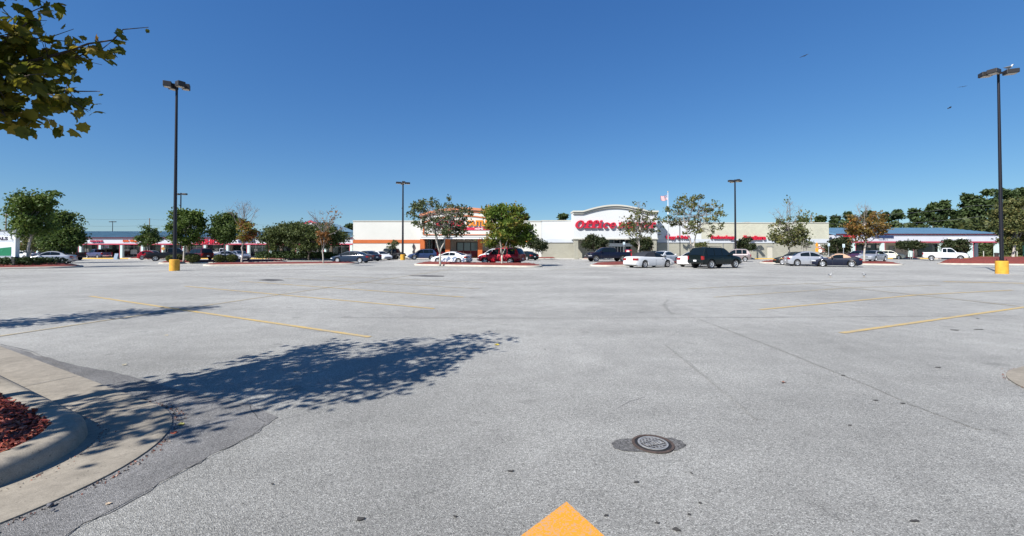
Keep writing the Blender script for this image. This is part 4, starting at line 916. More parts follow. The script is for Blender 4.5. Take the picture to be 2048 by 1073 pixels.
    if K.get('rack'):
        g = MB()
        for s in (1, -1):
            xr0, xr1 = .7, 2.5; yy = wr * .85; g.tube([(xr0 - c0, s * yy, zr - .0), (xr0 + .08 - c0, s * yy, zr + .075), (xr1 - .1 - c0, s * yy, zr + .075), (xr1 - c0, s * yy, zr + .0)], .018, 6)
        for xx in (1.0, 2.1): g.tube([(xx - c0, -wr * .85, zr + .075), (xx - c0, wr * .85, zr + .075)], .016, 6)
        g.build('roof_rack', BUMP, root)
    if kind == 'jeep':
        for s in (1, -1):
            for xw in K['wh']: MB().box(xw - .5 - c0, xw + .5 - c0, s * (hw - .12), s * (hw + .12), r * 2 + .03, r * 2 + .08).build('fender_flare', BUMP, root, bevel=.02)
        MB().lathe([(.001, -.2), (.36, -.2), (.38, -.16), (.38, -.03), (.24, 0), (.22, -.05), (.001, -.05)], 24, Matrix.Translation((-c0 - .0, .1, .95)) @ Matrix.Rotation(R(-90), 4, 'Y')).build('spare_wheel', TYRE_M, root)
    if kind == 'sedan' or kind == 'fastback' or kind == 'convertible':
        if 'spoiler' in flags: MB().box(.02 - c0, .22 - c0, -.6, .6, 1.06, 1.10).build('spoiler', pm, root, bevel=.02)
    MB().box(.3 - c0, L - .3 - c0, -hw * .75, hw * .75, K['sill'] - .03, K['sill'] + .15).build('underbody', SEATF, root)
    return root, K
def corners(K, X, Y, th, shrink=.93):
    c, s = math.cos(th), math.sin(th); L, w = K['L'] / 2 * .985, K['W'] / 2 * shrink
    return [(X + c * a * L - s * b_ * w, Y + s * a * L + c * b_ * w) for a in (-1, 1) for b_ in (-1, 1)]
def place(root, K, xa, xb, yb, deg, tol=22, fix=False):
    """put a car so that it spans pixel columns xa..xb and its nearest wheel stands on row yb; heading near deg (degrees)"""
    Yn = yd(yb); best = None
    for dth in ([0] if fix else [i * 1.0 for i in range(-tol, tol + 1)]):
        th = R(deg + dth); c, s = math.cos(th), math.sin(th)
        wy_ = [s * (xw - K['L'] / 2) + c * b_ * K['W'] / 2 for xw in K['wh'] for b_ in (-1, 1)]
        Y = Yn - min(wy_); X = ((xa + xb) / 2 - CX) / F * Y
        for _ in range(8):
            px = [CX + F * a / b_ for a, b_ in corners(K, X, Y, th)]; X += ((xa + xb) / 2 - (min(px) + max(px)) / 2) / F * Y
        err = abs((max(px) - min(px)) - (xb - xa)) + abs(dth) * .25
        if best is None or err < best[0]: best = (err, X, Y, th, max(px) - min(px))
    _, X, Y, th, wpx = best; root.location = (X, Y, 0); root.rotation_euler = (0, 0, th)
    root.scale.x = max(.80, min(1.06, (xb - xa) / wpx))
    print('CAR %-46s want %3d got %5.1f heading %5.1f (asked %d) at %.1f %.1f' % (root.name, xb - xa, wpx, math.degrees(th), deg, X, Y))
WP = paint('white', (0.58, 0.59, 0.60)); SIL = paint('silver', (0.42, 0.43, 0.46), rough=.32, metal=.5); NAVY = paint('navy', (0.003, 0.005, 0.018)); DGRN = paint('dark_green', (0.002, 0.006, 0.006)); REDP = paint('red', (0.34, 0.006, 0.018)); MAR = paint('maroon', (0.045, 0.005, 0.010)); BLK = paint('black', (0.010, 0.010, 0.012)); BLU = paint('blue', (0.025, 0.045, 0.11)); BRB = paint('bright_blue', (0.03, 0.14, 0.42)); MAUV = paint('mauve', (0.24, 0.20, 0.20), metal=.4); GRYB = paint('grey_blue', (0.22, 0.24, 0.29), metal=.4); CRM = paint('cream', (0.62, 0.61, 0.50)); TEAL = paint('deep_teal', (0.008, 0.020, 0.045)); OLDB = paint('old_blue', (0.045, 0.05, 0.11), rough=.5); PURP = paint('purple', (0.05, 0.02, 0.05)); GREY = paint('grey', (0.34, 0.35, 0.38), metal=.4)
FAB_BLK = mat('fabric_black', (0.018, 0.02, 0.026), 0.8, noise=(20, .2)); FAB_TAN = mat('fabric_tan', (0.42, 0.27, 0.18), 0.85, noise=(20, .15))
# white coupe with dark blotches
def spotted():
    m = bpy.data.materials.new('paint_spotted'); m.use_nodes = True; n = m.node_tree.nodes; l = m.node_tree.links; b = n['Principled BSDF']
    tc = n.new('ShaderNodeTexCoord'); t = n.new('ShaderNodeTexNoise'); t.inputs['Scale'].default_value = 3.6; t.inputs['Detail'].default_value = 2.5; l.new(tc.outputs['Object'], t.inputs[0])
    r_ = ramp(n, [(0, (.66, .66, .66)), (.475, (.66, .66, .66)), (.495, (.14, .18, .26)), (1, (.08, .11, .18))]); 
    s = n.new('ShaderNodeSeparateXYZ'); l.new(tc.outputs['Object'], s.inputs[0])
    mr = n.new('ShaderNodeMapRange'); mr.inputs[1].default_value = 1.25; mr.inputs[2].default_value = 1.45; mr.inputs[3].default_value = 0; mr.inputs[4].default_value = -.3; l.new(s.outputs[0], mr.inputs[0])
    mz = n.new('ShaderNodeMapRange'); mz.inputs[1].default_value = .84; mz.inputs[2].default_value = .92; mz.inputs[3].default_value = 0; mz.inputs[4].default_value = -.3; l.new(s.outputs[2], mz.inputs[0])
    a = n.new('ShaderNodeMath'); l.new(t.outputs[0], a.inputs[0]); l.new(mr.outputs[0], a.inputs[1]); a2 = n.new('ShaderNodeMath'); l.new(a.outputs[0], a2.inputs[0]); l.new(mz.outputs[0], a2.inputs[1]); l.new(a2.outputs[0], r_.inputs[0])
    l.new(r_.outputs[0], b.inputs[0]); b.inputs['Roughness'].default_value = .5; b.inputs['Coat Weight'].default_value = .4; return m
SPOT = spotted()
G_ = 'cars parked on the lot'
CARS = [  # name, kind, paint, label, xa, xb, ybottom, heading, extra
 ('sedan', 'sedan', SIL, 'silver sedan behind the low junipers at the far left', 58, 149, 528, 207, dict(fix=1)),
 ('parked_car', 'sedan', WP, 'white car half hidden between the white sign and the tree trunk', 20, 70, 520, 205, {}),
 ('suv', 'suv', paint('ink_blue', (0.02, 0.03, 0.06)), 'dark blue SUV behind the silver sedan at the far left', 60, 140, 520, 190, {}),
 ('pickup_truck', 'extcab', BLK, 'black pickup behind the tail of the silver sedan on the left', 84, 172, 521.5, 200, {}),
 ('pickup_truck', 'oldpickup', OLDB, 'old faded blue pickup facing left before the maroon lettered shop', 171, 224, 518, 185, dict(flags=('chrome',))),
 ('pickup_truck', 'oldpickup', BLK, 'black pickup tail right behind the old blue pickup', 190, 237, 517.6, 60, {}),
 ('hatchback', 'hatch', SIL, 'silver hatchback beyond the small red car on the left', 278, 322, 519, 150, {}),
 ('hatchback', 'hatch', REDP, 'small low red car beside the black pickup tailgate', 284, 318, 520.5, 30, {}),
 ('pickup_truck', 'extcab', BLK, 'black pickup facing right behind the left yellow pole base', 290, 392, 523, 20, {}),
 ('suv', 'suv', MAR, 'dark maroon SUV behind the round bushes', 366, 428, 521.5, 165, {}),
 ('pickup_truck', 'extcab', WP, 'white pickup partly hidden behind the grey sedans on the left', 420, 464, 518, 35, {}),
 ('sedan', 'sedan', SIL, 'silver sedan right of the maroon SUV behind the bushes', 426, 482, 521, 25, {}),
 ('sedan', 'sedan', GRYB, 'grey blue sedan with its nose at the left bare tree trunk', 452, 504, 520.5, 340, {}),
 ('sedan', 'sedan', TEAL, 'dark blue sedan facing left at the end of the mulch island', 660, 747, 526.5, 170, dict(flags=('hubcap',))),
 ('sedan', 'sedan', paint('midnight', (0.02, 0.03, 0.05)), 'dark sedan whose roof shows behind the dark blue sedan', 704, 764, 523, 150, {}),
 ('hatchback', 'hatch', BRB, 'bright blue hatchback between dark sedan and white sedan', 724, 767, 521, 340, dict(flags=('hubcap',))),
 ('sedan', 'fastback', WP, 'white coupe facing right beside the bright blue hatchback', 736, 786, 521, 340, {}),
 ('sedan', 'sedan', BLK, 'black sedan roof between the white coupe and the black jeep', 752, 798, 519.6, 340, {}),
 ('jeep', 'jeep', BLK, 'black off-roader with soft top by the middle yellow pole base', 766, 813, 519.5, 345, dict(cabmat=FAB_BLK)),
 ('suv', 'crossover', BLU, 'slate blue crossover SUV in front of the outlet store', 815, 874, 520, 195, {}),
 ('pickup_truck', 'extcab', REDP, 'bright red pickup behind the spotted white coupe', 850, 914, 518.3, 150, {}),
 ('sedan', 'fastback', SPOT, 'white coupe covered in grey blotches behind the forked tree', 861, 945, 528.5, 158, dict(flags=('spoiler',))),
 ('suv', 'suv', REDP, 'bright red SUV behind the dense yellow green tree', 953, 1052, 531, 152, {}),
 ('minivan', 'minivan', WP, 'white minivan roof just left of the red SUV', 957, 1014, 520, 175, {}),
 ('sedan', 'fastback', DGRN, 'dark green coupe right behind the red SUV', 1028, 1077, 521.5, 150, dict(flags=('hubcap',))),
 ('pickup_truck', 'crewcab', NAVY, 'navy crew cab pickup facing left before the office supply store', 1169, 1262, 524, 200, dict(flags=('darkrim',))),
 ('convertible', 'convertible', WP, 'white convertible with closed black fabric roof', 1246, 1350, 536.5, 25, dict(cabmat=FAB_BLK)),
 ('sedan', 'sedan', WP, 'white sedan behind the white convertible', 1296, 1359, 527, 25, {}),
 ('parked_car', 'hatch', BLK, 'dark car roof behind the black soft top', 1290, 1330, 521, 25, {}),
 ('sedan', 'sedan', paint('pearl_white', (0.80, 0.79, 0.79)), 'white sedan hidden by the dark green SUV, only tail showing', 1353, 1440, 535, 25, {}),
 ('suv', 'suv', DGRN, 'large dark green SUV seen from its tail', 1374, 1486, 538, 25, {}),
 ('suv', 'crossover', MAUV, 'mauve crossover SUV behind the dark green SUV', 1440, 1502, 524, 152, {}),
 ('coupe', 'fastback', DGRN, 'dark green coupe nose left of the silver sedan', 1549, 1630, 531.3, 165, dict(flags=('amberfront', 'hubcap'))),
 ('sedan', 'sedan', SIL, 'silver sedan behind the navy roadster on the right', 1571, 1664, 533.5, 343, dict(fix=1)),
 ('roadster', 'roadster', NAVY, 'navy roadster with tan soft top', 1624, 1724, 535, 163, dict(cabmat=FAB_TAN)),
 ('parked_car', 'sedan', PURP, 'dark purple car behind the tan soft top', 1694, 1738, 520, 190, {}),
 ('sedan', 'wagon', GREY, 'large grey sedan facing left beside the orange tree trunk', 1713, 1776, 523.5, 207, {}),
 ('sedan', 'wagon', CRM, 'cream sedan facing right beyond the large grey sedan', 1752, 1806, 519.3, 335, {}),
 ('pickup_truck', 'extcab', WP, 'white extended cab pickup facing right below the blue roof', 1846, 1937, 522.8, 330, {}),
]
for (nm, kd, pm, lb, xa_, xb_, yb_, hd, ex) in CARS:
    cat = {'pickup_truck': 'pickup truck', 'suv': 'SUV', 'jeep': 'off-road vehicle', 'minivan': 'minivan'}.get(nm, 'car')
    fx_ = ex.pop('fix', 0); root, K = make_car(nm, lb, kd, pm, group=G_, cat=cat, **ex)
    place(root, K, xa_, xb_, yb_, hd, fix=bool(fx_))
# ------------------------------------------------------------------ trees
BARK = mat('bark_pale', (0.40, 0.36, 0.31), 0.9, noise=(6, .3), bump=(20, .4)); BARKD = mat('bark_dark', (0.10, 0.08, 0.065), 0.9, noise=(6, .3)); TWIG = mat('twig_grey', (0.20, 0.175, 0.16), 0.9)
LM = dict(
 green=leaf_mat('leaf_green', [(0, (.04, .075, .014)), (.5, (.085, .135, .024)), (.85, (.13, .17, .035)), (1, (.20, .16, .04))]),
 mid=leaf_mat('leaf_mid_green', [(0, (.04, .07, .016)), (.55, (.08, .125, .028)), (1, (.15, .18, .05))], .4),
 dark=leaf_mat('leaf_dark', [(0, (.015, .024, .008)), (.6, (.032, .045, .014)), (.9, (.06, .055, .022)), (1, (.12, .05, .02))], .2),
 ygreen=leaf_mat('leaf_yellow_green', [(0, (.05, .09, .014)), (.4, (.10, .16, .022)), (.6, (.17, .20, .03)), (.78, (.27, .19, .035)), (1, (.34, .19, .05))], .4, .55, .35),
 sparse=leaf_mat('leaf_olive', [(0, (.05, .07, .025)), (.5, (.11, .125, .04)), (.85, (.20, .18, .06)), (1, (.28, .17, .07))]),
 sgreen=leaf_mat('leaf_sparse_green', [(0, (.035, .05, .02)), (.6, (.085, .11, .04)), (.9, (.15, .15, .06)), (1, (.25, .13, .06))]),
 autumn=leaf_mat('leaf_autumn', [(0, (.05, .055, .015)), (.35, (.14, .11, .03)), (.7, (.25, .14, .03)), (1, (.30, .09, .03))], .35),
 redmix=leaf_mat('leaf_red_mix', [(0, (.06, .10, .02)), (.5, (.20, .19, .03)), (.72, (.24, .08, .03)), (1, (.16, .02, .03))], .4, .8, .4),
 orange=leaf_mat('leaf_orange', [(0, (.14, .08, .025)), (.6, (.25, .11, .03)), (1, (.34, .17, .05))], .4),
 cedar=leaf_mat('leaf_cedar', [(0, (.04, .058, .018)), (.6, (.085, .11, .032)), (1, (.14, .16, .045))], .35),
 pine=leaf_mat('leaf_pine', [(0, (.025, .042, .015)), (.6, (.055, .085, .026)), (1, (.09, .12, .04))], .2, .25, .4),
 wood=leaf_mat('leaf_wood', [(0, (.03, .045, .015)), (.6, (.07, .09, .03)), (1, (.14, .14, .045))], .25, .25, .4),
 juniper=leaf_mat('leaf_juniper', [(0, (.018, .034, .012)), (.6, (.045, .075, .02)), (1, (.085, .12, .035))], .2, 1.2, .4),
 bush=leaf_mat('leaf_bush', [(0, (.05, .065, .02)), (.6, (.10, .115, .035)), (1, (.16, .165, .05))], .2))
def leaf_cloud(pts, size, q, vs, fs, elong=1.5, up=0.3):
    """one small bent leaf at every point"""
    for p in pts:
        s = size * q.uniform(.6, 1.3)
        n = Vector((q.gauss(0, 1), q.gauss(0, 1), q.gauss(0, 1) + up)).normalized(); a = n.orthogonal().normalized(); a = (Matrix.Rotation(q.uniform(0, 6.28), 3, n) @ a); b = n.cross(a)
        o = len(vs); a *= s * elong / 2; b *= s / 2; k = n * s * .12
        vs += [tuple(p - a), tuple(p - b * .9 + k), tuple(p + a), tuple(p + b * .9 + k)]
        fs.append((o, o + 1, o + 2, o + 3))
def grow(g, q, base, tip, r0, r1, bend=.12, n=6):
    P = []; d = tip - base; side = d.orthogonal().normalized(); side = Matrix.Rotation(q.uniform(0, 6.28), 3, d.normalized()) @ side
    for i in range(n + 1):
        t = i / n; P.append(base + d * t + side * math.sin(t * math.pi) * d.length * bend * .5 + Vector((q.gauss(0, 1), q.gauss(0, 1), q.gauss(0, .6))) * d.length * .012 * (0 < i < n))
    g.tube(P, [lerp(r0, r1, (i / n) ** .8) for i in range(n + 1)], 6); return P
def tree(name, label, cat, pal, px, Y, crown, depth=None, trunk=.12, forks=1, limbs=10, leaves=2500, size=.22, clumps=None, clump_r=.45, bare=None, bark=None, seed=0, group=None, lean=0.0, base_z=0.12, vshape=False, hollow=.35, extra=()):
    """crown=(x0,x1,ytop,ybottom) in pixels; the crown is an uneven cloud of leaf clumps carried by limbs"""
    q = random.Random(seed * 7919 + int(px)); bx = PX(px, Y); root = empty(name, (bx, Y, 0)); tag(root, label, cat, group)
    x0, x1 = PX(crown[0], Y) - bx, PX(crown[1], Y) - bx; zt, zb = PZ(crown[2], Y), PZ(crown[3], Y); cxm = (x0 + x1) / 2; rx = (x1 - x0) / 2; rz = (zt - zb) / 2; cz = (zt + zb) / 2; tn = (px - CX) / F; ry = depth or rx * .75; kx = 1 / math.sqrt(1 + (ry / rx * tn) ** 2) * .97; rx *= kx; ry *= kx; leaves = int(leaves * 1.45); size *= .84
    g = MB(); bz = max(zb + .15 * rz, .5); stems = []
    O = Vector((0, 0, base_z - .15))
    if forks == 1:
        top = Vector((cxm * .5 + lean, 0, cz)); P = grow(g, q, O, top, trunk, trunk * .5, .05, 8); stems.append(P)
    else:
        fz = min(bz * .55, 1.2) if not vshape else base_z + .1
        if vshape: fz = base_z
        F0 = Vector((lean * .3, 0, fz)); 
        if not vshape: grow(g, q, O, F0, trunk, trunk * .85, .02, 4)
        for k in range(forks):
            t = 2 * math.pi * k / forks + q.uniform(-.3, .3); rr = .45
            stems.append(grow(g, q, F0 if not vshape else O + Vector((math.cos(t) * .12, math.sin(t) * .12, 0)), Vector((cxm + math.cos(t) * rx * rr, math.sin(t) * ry * rr, cz + q.uniform(-.1, .3) * rz)), trunk * (.7 if not vshape else .55), trunk * .3, .1, 7))
    g.build('trunk', bark or BARK, root, smooth=True)
    g = MB(); ends = []
    nc = clumps or max(12, int(limbs * 3))
    for i in range(limbs):
        S_ = stems[i % len(stems)]; st = S_[q.randint(len(S_) // 2, len(S_) - 1)]
        th = 2 * math.pi * (i * .381966 + q.uniform(-.05, .05)); u = q.uniform(-.8, .95); rr = math.sqrt(max(0, 1 - u * u)) ** .7 * q.uniform(.6, .98)
        tip = Vector((cxm + rx * rr * math.cos(th), ry * rr * math.sin(th), cz + rz * u)); P = grow(g, q, st, tip, trunk * .32, .012, .18, 6); ends.append(tip)
        for _ in range(3):
            b0 = P[q.randint(2, 5)]; t2 = b0.lerp(tip, .5) + Vector((q.gauss(0, 1) * rx, q.gauss(0, 1) * ry, q.gauss(.2, .8) * rz)) * .28
            dx = ((t2.x - cxm) / rx) ** 2 + (t2.y / ry) ** 2 + ((t2.z - cz) / rz) ** 2
            if dx > 1: f = 1 / math.sqrt(dx); t2 = Vector((cxm + (t2.x - cxm) * f, t2.y * f, cz + (t2.z - cz) * f))
            grow(g, q, b0, t2, trunk * .14 + .008, .008, .15, 4); ends.append(t2)
    if bare:
        for (tx, ty) in bare:
            tip = Vector((PX(tx, Y) - bx, q.uniform(-.6, .6), PZ(ty, Y))); st = stems[q.randrange(len(stems))][-1]
            P = grow(g, q, st, tip, trunk * .3, .008, .12, 7)
            for _ in range(7):
                b0 = P[q.randint(2, 6)]; dd = (tip - st).length; t2 = b0 + (tip - b0) * .6 + Vector((q.gauss(0, .13) * dd, q.gauss(0, .13) * dd, q.gauss(.05, .06) * dd)); P2 = grow(g, q, b0, t2, .016, .006, .1, 3)
                for _ in range(2): grow(g, q, P2[2], P2[2] + Vector((q.gauss(0, .07) * dd, q.gauss(0, .07) * dd, q.gauss(.05, .05) * dd)), .010, .005, .1, 2)
    g.build('branches', TWIG if not bark else bark, root)
    C = []
    for e in ends: C.append(e)
    while len(C) < nc:
        u = q.uniform(-1, 1); t = q.uniform(0, 6.283); rr = q.uniform(hollow, 1) ** .5; s_ = math.sqrt(1 - u * u)
        C.append(Vector((cxm + rx * rr * s_ * math.cos(t), ry * rr * s_ * math.sin(t), cz + rz * rr * u)))
    C = C[:nc] if len(ends) < nc else ends
    pts = []; per = leaves / len(C)
    for c in C:
        w = q.uniform(.4, 1.6); cr = clump_r * q.uniform(.6, 1.2)
        for _ in range(int(per * w)):
            pts.append(Vector((c.x + q.gauss(0, cr * .5), c.y + q.gauss(0, cr * .5), c.z + q.gauss(0, cr * .36))))
    for (tx, ty, n_, r_) in extra:
        c = Vector((PX(tx, Y) - bx, q.uniform(-.4, .4), PZ(ty, Y)))
        pts += [c + Vector((q.gauss(0, r_), q.gauss(0, r_), q.gauss(0, r_ * .8))) for _ in range(n_)]
    vs, fs = [], []; leaf_cloud(pts, size, q, vs, fs); raw('crown', vs, fs, LM[pal], root)
    return root
GI = 'young trees on the parking islands'
tree('maple_tree', 'tall full green tree with white trunk beside the white sign at far left', 'tree', 'green', 55, 37.5, (18, 108, 386, 478), trunk=.13, limbs=26, leaves=6000, size=.20, clumps=80, clump_r=.6, seed=1, group=GI, extra=((25, 388, 60, .25), (112, 391, 60, .2), (105, 388, 60, .2)))
tree('maple_tree', 'dark green tree right of the tall white trunked tree at far left', 'tree', 'mid', 107, 52, (84, 167, 428, 510), trunk=.10, limbs=18, leaves=6000, size=.26, clumps=60, clump_r=.8, seed=2, group=GI)
tree('maple_tree', 'small yellowish tree between the white sign and the trunk', 'tree', 'sparse', 62, 60, (36, 100, 470, 503), trunk=.08, limbs=10, leaves=2200, size=.25, clumps=30, clump_r=.7, seed=31, group=GI)
tree('maple_tree', 'small thin green tree before the left strip shops', 'tree', 'mid', 298, 70, (270, 320, 452, 494), trunk=.09, limbs=14, leaves=1900, size=.26, clumps=36, clump_r=.6, seed=3, group=GI, forks=2)
tree('maple_tree', 'round green tree just right of the tall left lamp pole', 'tree', 'green', 367, 49.5, (331, 411, 421, 494), trunk=.13, limbs=20, leaves=5200, size=.22, clumps=52, clump_r=.62, seed=4, group=GI)
tree('maple_tree', 'compact dark green tree above the two round bushes', 'tree', 'mid', 450, 51, (420, 479, 427, 481), trunk=.11, limbs=20, leaves=6200, size=.22, clumps=60, clump_r=.65, seed=5, group=GI)
tree('maple_tree', 'half bare tree with red and yellow lower leaves left of the evergreens', 'tree', 'redmix', 485, 45.5, (474, 511, 442, 482), trunk=.10, limbs=12, leaves=1000, size=.20, clumps=22, clump_r=.45, seed=6, group=GI, bare=[(462, 413), (472, 404), (483, 402), (491, 400), (500, 410), (515, 417), (478, 415)])
tree('maple_tree', 'nearly bare tree with a few orange leaves beside the evergreens', 'tree', 'orange', 648, 46, (634, 660, 458, 488), trunk=.09, limbs=8, leaves=430, size=.18, clumps=14, clump_r=.35, seed=7, group=GI, bare=[(619, 423), (632, 420), (643, 423), (655, 422), (668, 430), (676, 424), (628, 436), (662, 445), (690, 455)], extra=((668, 422, 18, .25), (676, 428, 12, .2), (664, 437, 18, .3), (658, 447, 30, .4)))
tree('maple_tree', 'sparse olive tree with forked pale trunk before the outlet store', 'tree', 'sgreen', 880, 42, (812, 950, 396, 476), trunk=.12, limbs=34, leaves=2500, size=.20, clumps=120, clump_r=.42, forks=3, seed=8, group=GI, hollow=.2)
tree('maple_tree', 'dense yellow green tree before the red SUV', 'tree', 'ygreen', 1004, 41.2, (955, 1063, 412, 500), trunk=.11, limbs=30, leaves=8500, size=.21, clumps=90, clump_r=.6, forks=3, seed=9, group=GI)
tree('maple_tree', 'sparse tree with white trunk before the big red lettering', 'tree', 'sparse', 1277, 42.5, (1238, 1330, 418, 486), trunk=.10, limbs=20, leaves=620, size=.19, clumps=62, clump_r=.3, seed=10, group=GI, bare=[(1275, 404), (1290, 412), (1268, 410)], extra=((1269, 408, 12, .15), (1287, 409, 10, .12), (1262, 462, 160, .45), (1256, 446, 110, .4), (1290, 447, 60, .3)))
tree('maple_tree', 'wide sparse tree with yellow green tips right of the flagpole', 'tree', 'sparse', 1384, 44, (1326, 1452, 390, 478), trunk=.11, limbs=30, leaves=1450, size=.20, clumps=100, clump_r=.36, seed=11, group=GI, forks=2)
tree('maple_tree', 'olive tree with bare top above the dark green coupe', 'tree', 'sparse', 1577, 52, (1537, 1618, 436, 492), trunk=.13, limbs=24, leaves=1700, size=.22, clumps=70, clump_r=.5, seed=12, group=GI, bare=[(1572, 402), (1585, 405), (1562, 415), (1592, 412), (1542, 425), (1576, 398)], extra=((1575, 400, 16, .25), (1608, 436, 150, .5)))
tree('maple_tree', 'orange leaved tree before the right shopping strip', 'tree', 'autumn', 1727, 48, (1688, 1780, 424, 473), trunk=.12, limbs=28, leaves=2300, size=.20, clumps=90, clump_r=.42, seed=13, group=GI, extra=((1722, 478, 120, .45), (1712, 474, 80, .4)), bare=[(1718, 408), (1725, 403), (1740, 412), (1706, 430)])
tree('maple_tree', 'large green and gold tree behind the tall right lamp pole', 'tree', 'sparse', 2026, 66, (1984, 2090, 402, 492), trunk=.22, limbs=30, leaves=8000, size=.32, clumps=80, clump_r=1.0, seed=14, group=GI)
GC = 'low rounded trees along the storefronts'
tree('crepe_myrtle', 'small thin tree against the blank cream wall', 'tree', 'sgreen', 785, 71, (773, 797, 482, 499), trunk=.05, limbs=14, leaves=420, size=.20, clumps=30, clump_r=.35, forks=3, vshape=True, seed=15, group=GC)
tree('crepe_myrtle', 'dark round tree right of the red SUV', 'tree', 'dark', 1073, 70, (1054, 1094, 479, 501), trunk=.09, limbs=14, leaves=2300, size=.24, clumps=34, clump_r=.55, forks=3, vshape=True, seed=16, group=GC, bark=BARKD)
tree('crepe_myrtle', 'dark tree above the navy crew cab pickup', 'tree', 'dark', 1190, 70, (1167, 1215, 471, 502), trunk=.09, limbs=16, leaves=3200, size=.25, clumps=42, clump_r=.6, forks=3, vshape=True, seed=17, group=GC, bark=BARKD)
tree('crepe_myrtle', 'dark tree behind the white trunk before the store entrance', 'tree', 'dark', 1284, 70, (1262, 1303, 476, 502), trunk=.09, limbs=14, leaves=2300, size=.25, clumps=34, clump_r=.55, forks=3, vshape=True, seed=18, group=GC, bark=BARKD)
tree('crepe_myrtle', 'small yellowish shrub tree peeking over the dark green SUV', 'tree', 'sparse', 1407, 69, (1392, 1419, 487, 503), trunk=.07, limbs=10, leaves=1000, size=.24, clumps=20, clump_r=.5, forks=3, vshape=True, seed=19, group=GC)
tree('crepe_myrtle', 'dark round tree just right of the far right-hand lamp pole', 'tree', 'dark', 1491, 70, (1473, 1510, 477, 500), trunk=.09, limbs=14, leaves=2600, size=.24, clumps=36, clump_r=.5, forks=3, vshape=True, seed=20, group=GC, bark=BARKD)
tree('crepe_myrtle', 'bare V shaped shrub tree against the beige block wall', 'tree', 'sgreen', 1606, 70, (1590, 1628, 473, 493), trunk=.06, limbs=26, leaves=330, size=.20, clumps=30, clump_r=.35, forks=5, vshape=True, seed=21, group=GC)
tree('crepe_myrtle', 'dark tree behind the left accessible parking sign', 'tree', 'dark', 1672, 70, (1653, 1688, 480, 506), trunk=.09, limbs=12, leaves=1900, size=.25, clumps=30, clump_r=.6, forks=3, vshape=True, seed=22, group=GC, bark=BARKD)
tree('crepe_myrtle', 'dark tree behind the right accessible parking sign', 'tree', 'dark', 1693, 70.5, (1674, 1700, 477, 506), trunk=.09, limbs=12, leaves=2000, size=.25, clumps=30, clump_r=.6, forks=3, vshape=True, seed=23, group=GC, bark=BARKD)
tree('crepe_myrtle', 'dark tree with pale stems left of the white pickup', 'tree', 'dark', 1823, 70, (1793, 1851, 482, 500), trunk=.08, limbs=16, leaves=2400, size=.24, clumps=40, clump_r=.5, forks=3, vshape=True, seed=24, group=GC)
tree('crepe_myrtle', 'dark tree above the cab of the white pickup', 'tree', 'dark', 1905, 70, (1882, 1941, 481, 503), trunk=.09, limbs=16, leaves=2600, size=.25, clumps=42, clump_r=.55, forks=3, vshape=True, seed=25, group=GC, bark=BARKD)
GE = 'wide dark evergreens by the left strip'
tree('evergreen_tree', 'wide feathery evergreen, left one of the pair before the shopping strip', 'tree', 'cedar', 583, 66, (520, 640, 449, 505), depth=3.2, trunk=.16, limbs=34, leaves=8000, size=.26, clumps=90, clump_r=.9, forks=3, seed=26, group=GE, bark=BARKD)
tree('evergreen_tree', 'wide feathery evergreen, right one of the pair before the shopping strip', 'tree', 'cedar', 618, 64, (560, 692, 450, 500), depth=3.2, trunk=.16, limbs=34, leaves=9000, size=.26, clumps=95, clump_r=.9, forks=3, seed=27, group=GE, bark=BARKD)
# pines and wood beyond the roofs
def pine(label, px, Y, top, halfw, low=505, n=2600, seed=0, pal='pine', size=.55, nm='pine_tree'):
    q = random.Random(seed + 500); bx = PX(px, Y); root = empty(nm, (bx, Y, 0)); tag(root, label, 'tree', 'tall pines behind the right shopping strip')
    zt = PZ(top, Y); w = halfw / F * Y / math.sqrt(1 + ((px - CX) / F) ** 2 * .25); zl = max(1.0, PZ(low, Y)); g = MB(); P = grow(g, q, Vector((0, 0, 0)), Vector((q.uniform(-.6, .6), 0, zt * .93)), .28, .07, .02, 8); g.build('trunk', mat('bark_pine', (.16, .11, .08), .9), root)
    pts = []; g = MB(); K_ = 46
    for i in range(K_):
        t = q.random() ** .75; z = lerp(zl, zt, t); prof = math.sin(min(1, (1.0 - t) * 1.35 + .16) * math.pi / 2) * (1 if t > .4 else lerp(.8, 1, t / .4)); a = q.uniform(0, 6.283); rr = w * prof * q.uniform(.35, 1.0)
        c = Vector((math.cos(a) * rr, math.sin(a) * rr, z)); cr = w * .26 * q.uniform(.7, 1.3)
        g.tube([Vector((0, 0, max(.5, z - rr * .35))), c], [.07, .02], 5)
        for _ in range(int(n * 1.25 / K_ * q.uniform(.6, 1.4))): pts.append(c + Vector((q.gauss(0, cr * .55), q.gauss(0, cr * .55), q.gauss(0, cr * .34))))
    g.build('branches', BARKD, root); vs, fs = [], []; leaf_cloud(pts, size, q, vs, fs, 1.8, .6); raw('crown', vs, fs, LM[pal], root)
pl_ = [(1607, 437, 15, 'lowest pine just above the left end of the blue roofed strip, first of the row'), (1640, 433, 18, 'low rounded pine right of the wooden pole above the block wall'), (1672, 432, 16, 'low pine behind the left crown edge of the orange tree'), (1700, 427, 20, 'pine behind the orange tree'), (1738, 426, 20, 'broad pine just right of the orange tree top'), (1772, 427, 16, 'small pine between the orange tree and the shop name lettering'),
       (1795, 421, 17, 'pine above the navy shop lettering with a pointed top'), (1832, 420, 22, 'mid height pine left of the tall double pine'), (1866, 408, 22, 'tall pine, left half of the double top behind the white pickup'), (1890, 404, 22, 'tall pine, right half of the double top behind the white pickup'), (1918, 428, 15, 'short pine filling the dip left of the tallest pines'),
       (1944, 388, 28, 'very tall pine left of the right lamp pole'), (1978, 380, 28, 'very tall pine directly behind the right lamp pole, left side'), (2012, 382, 28, 'very tall pine directly right of the right lamp pole'), (2046, 380, 26, 'very tall pine at the right edge of the picture')]
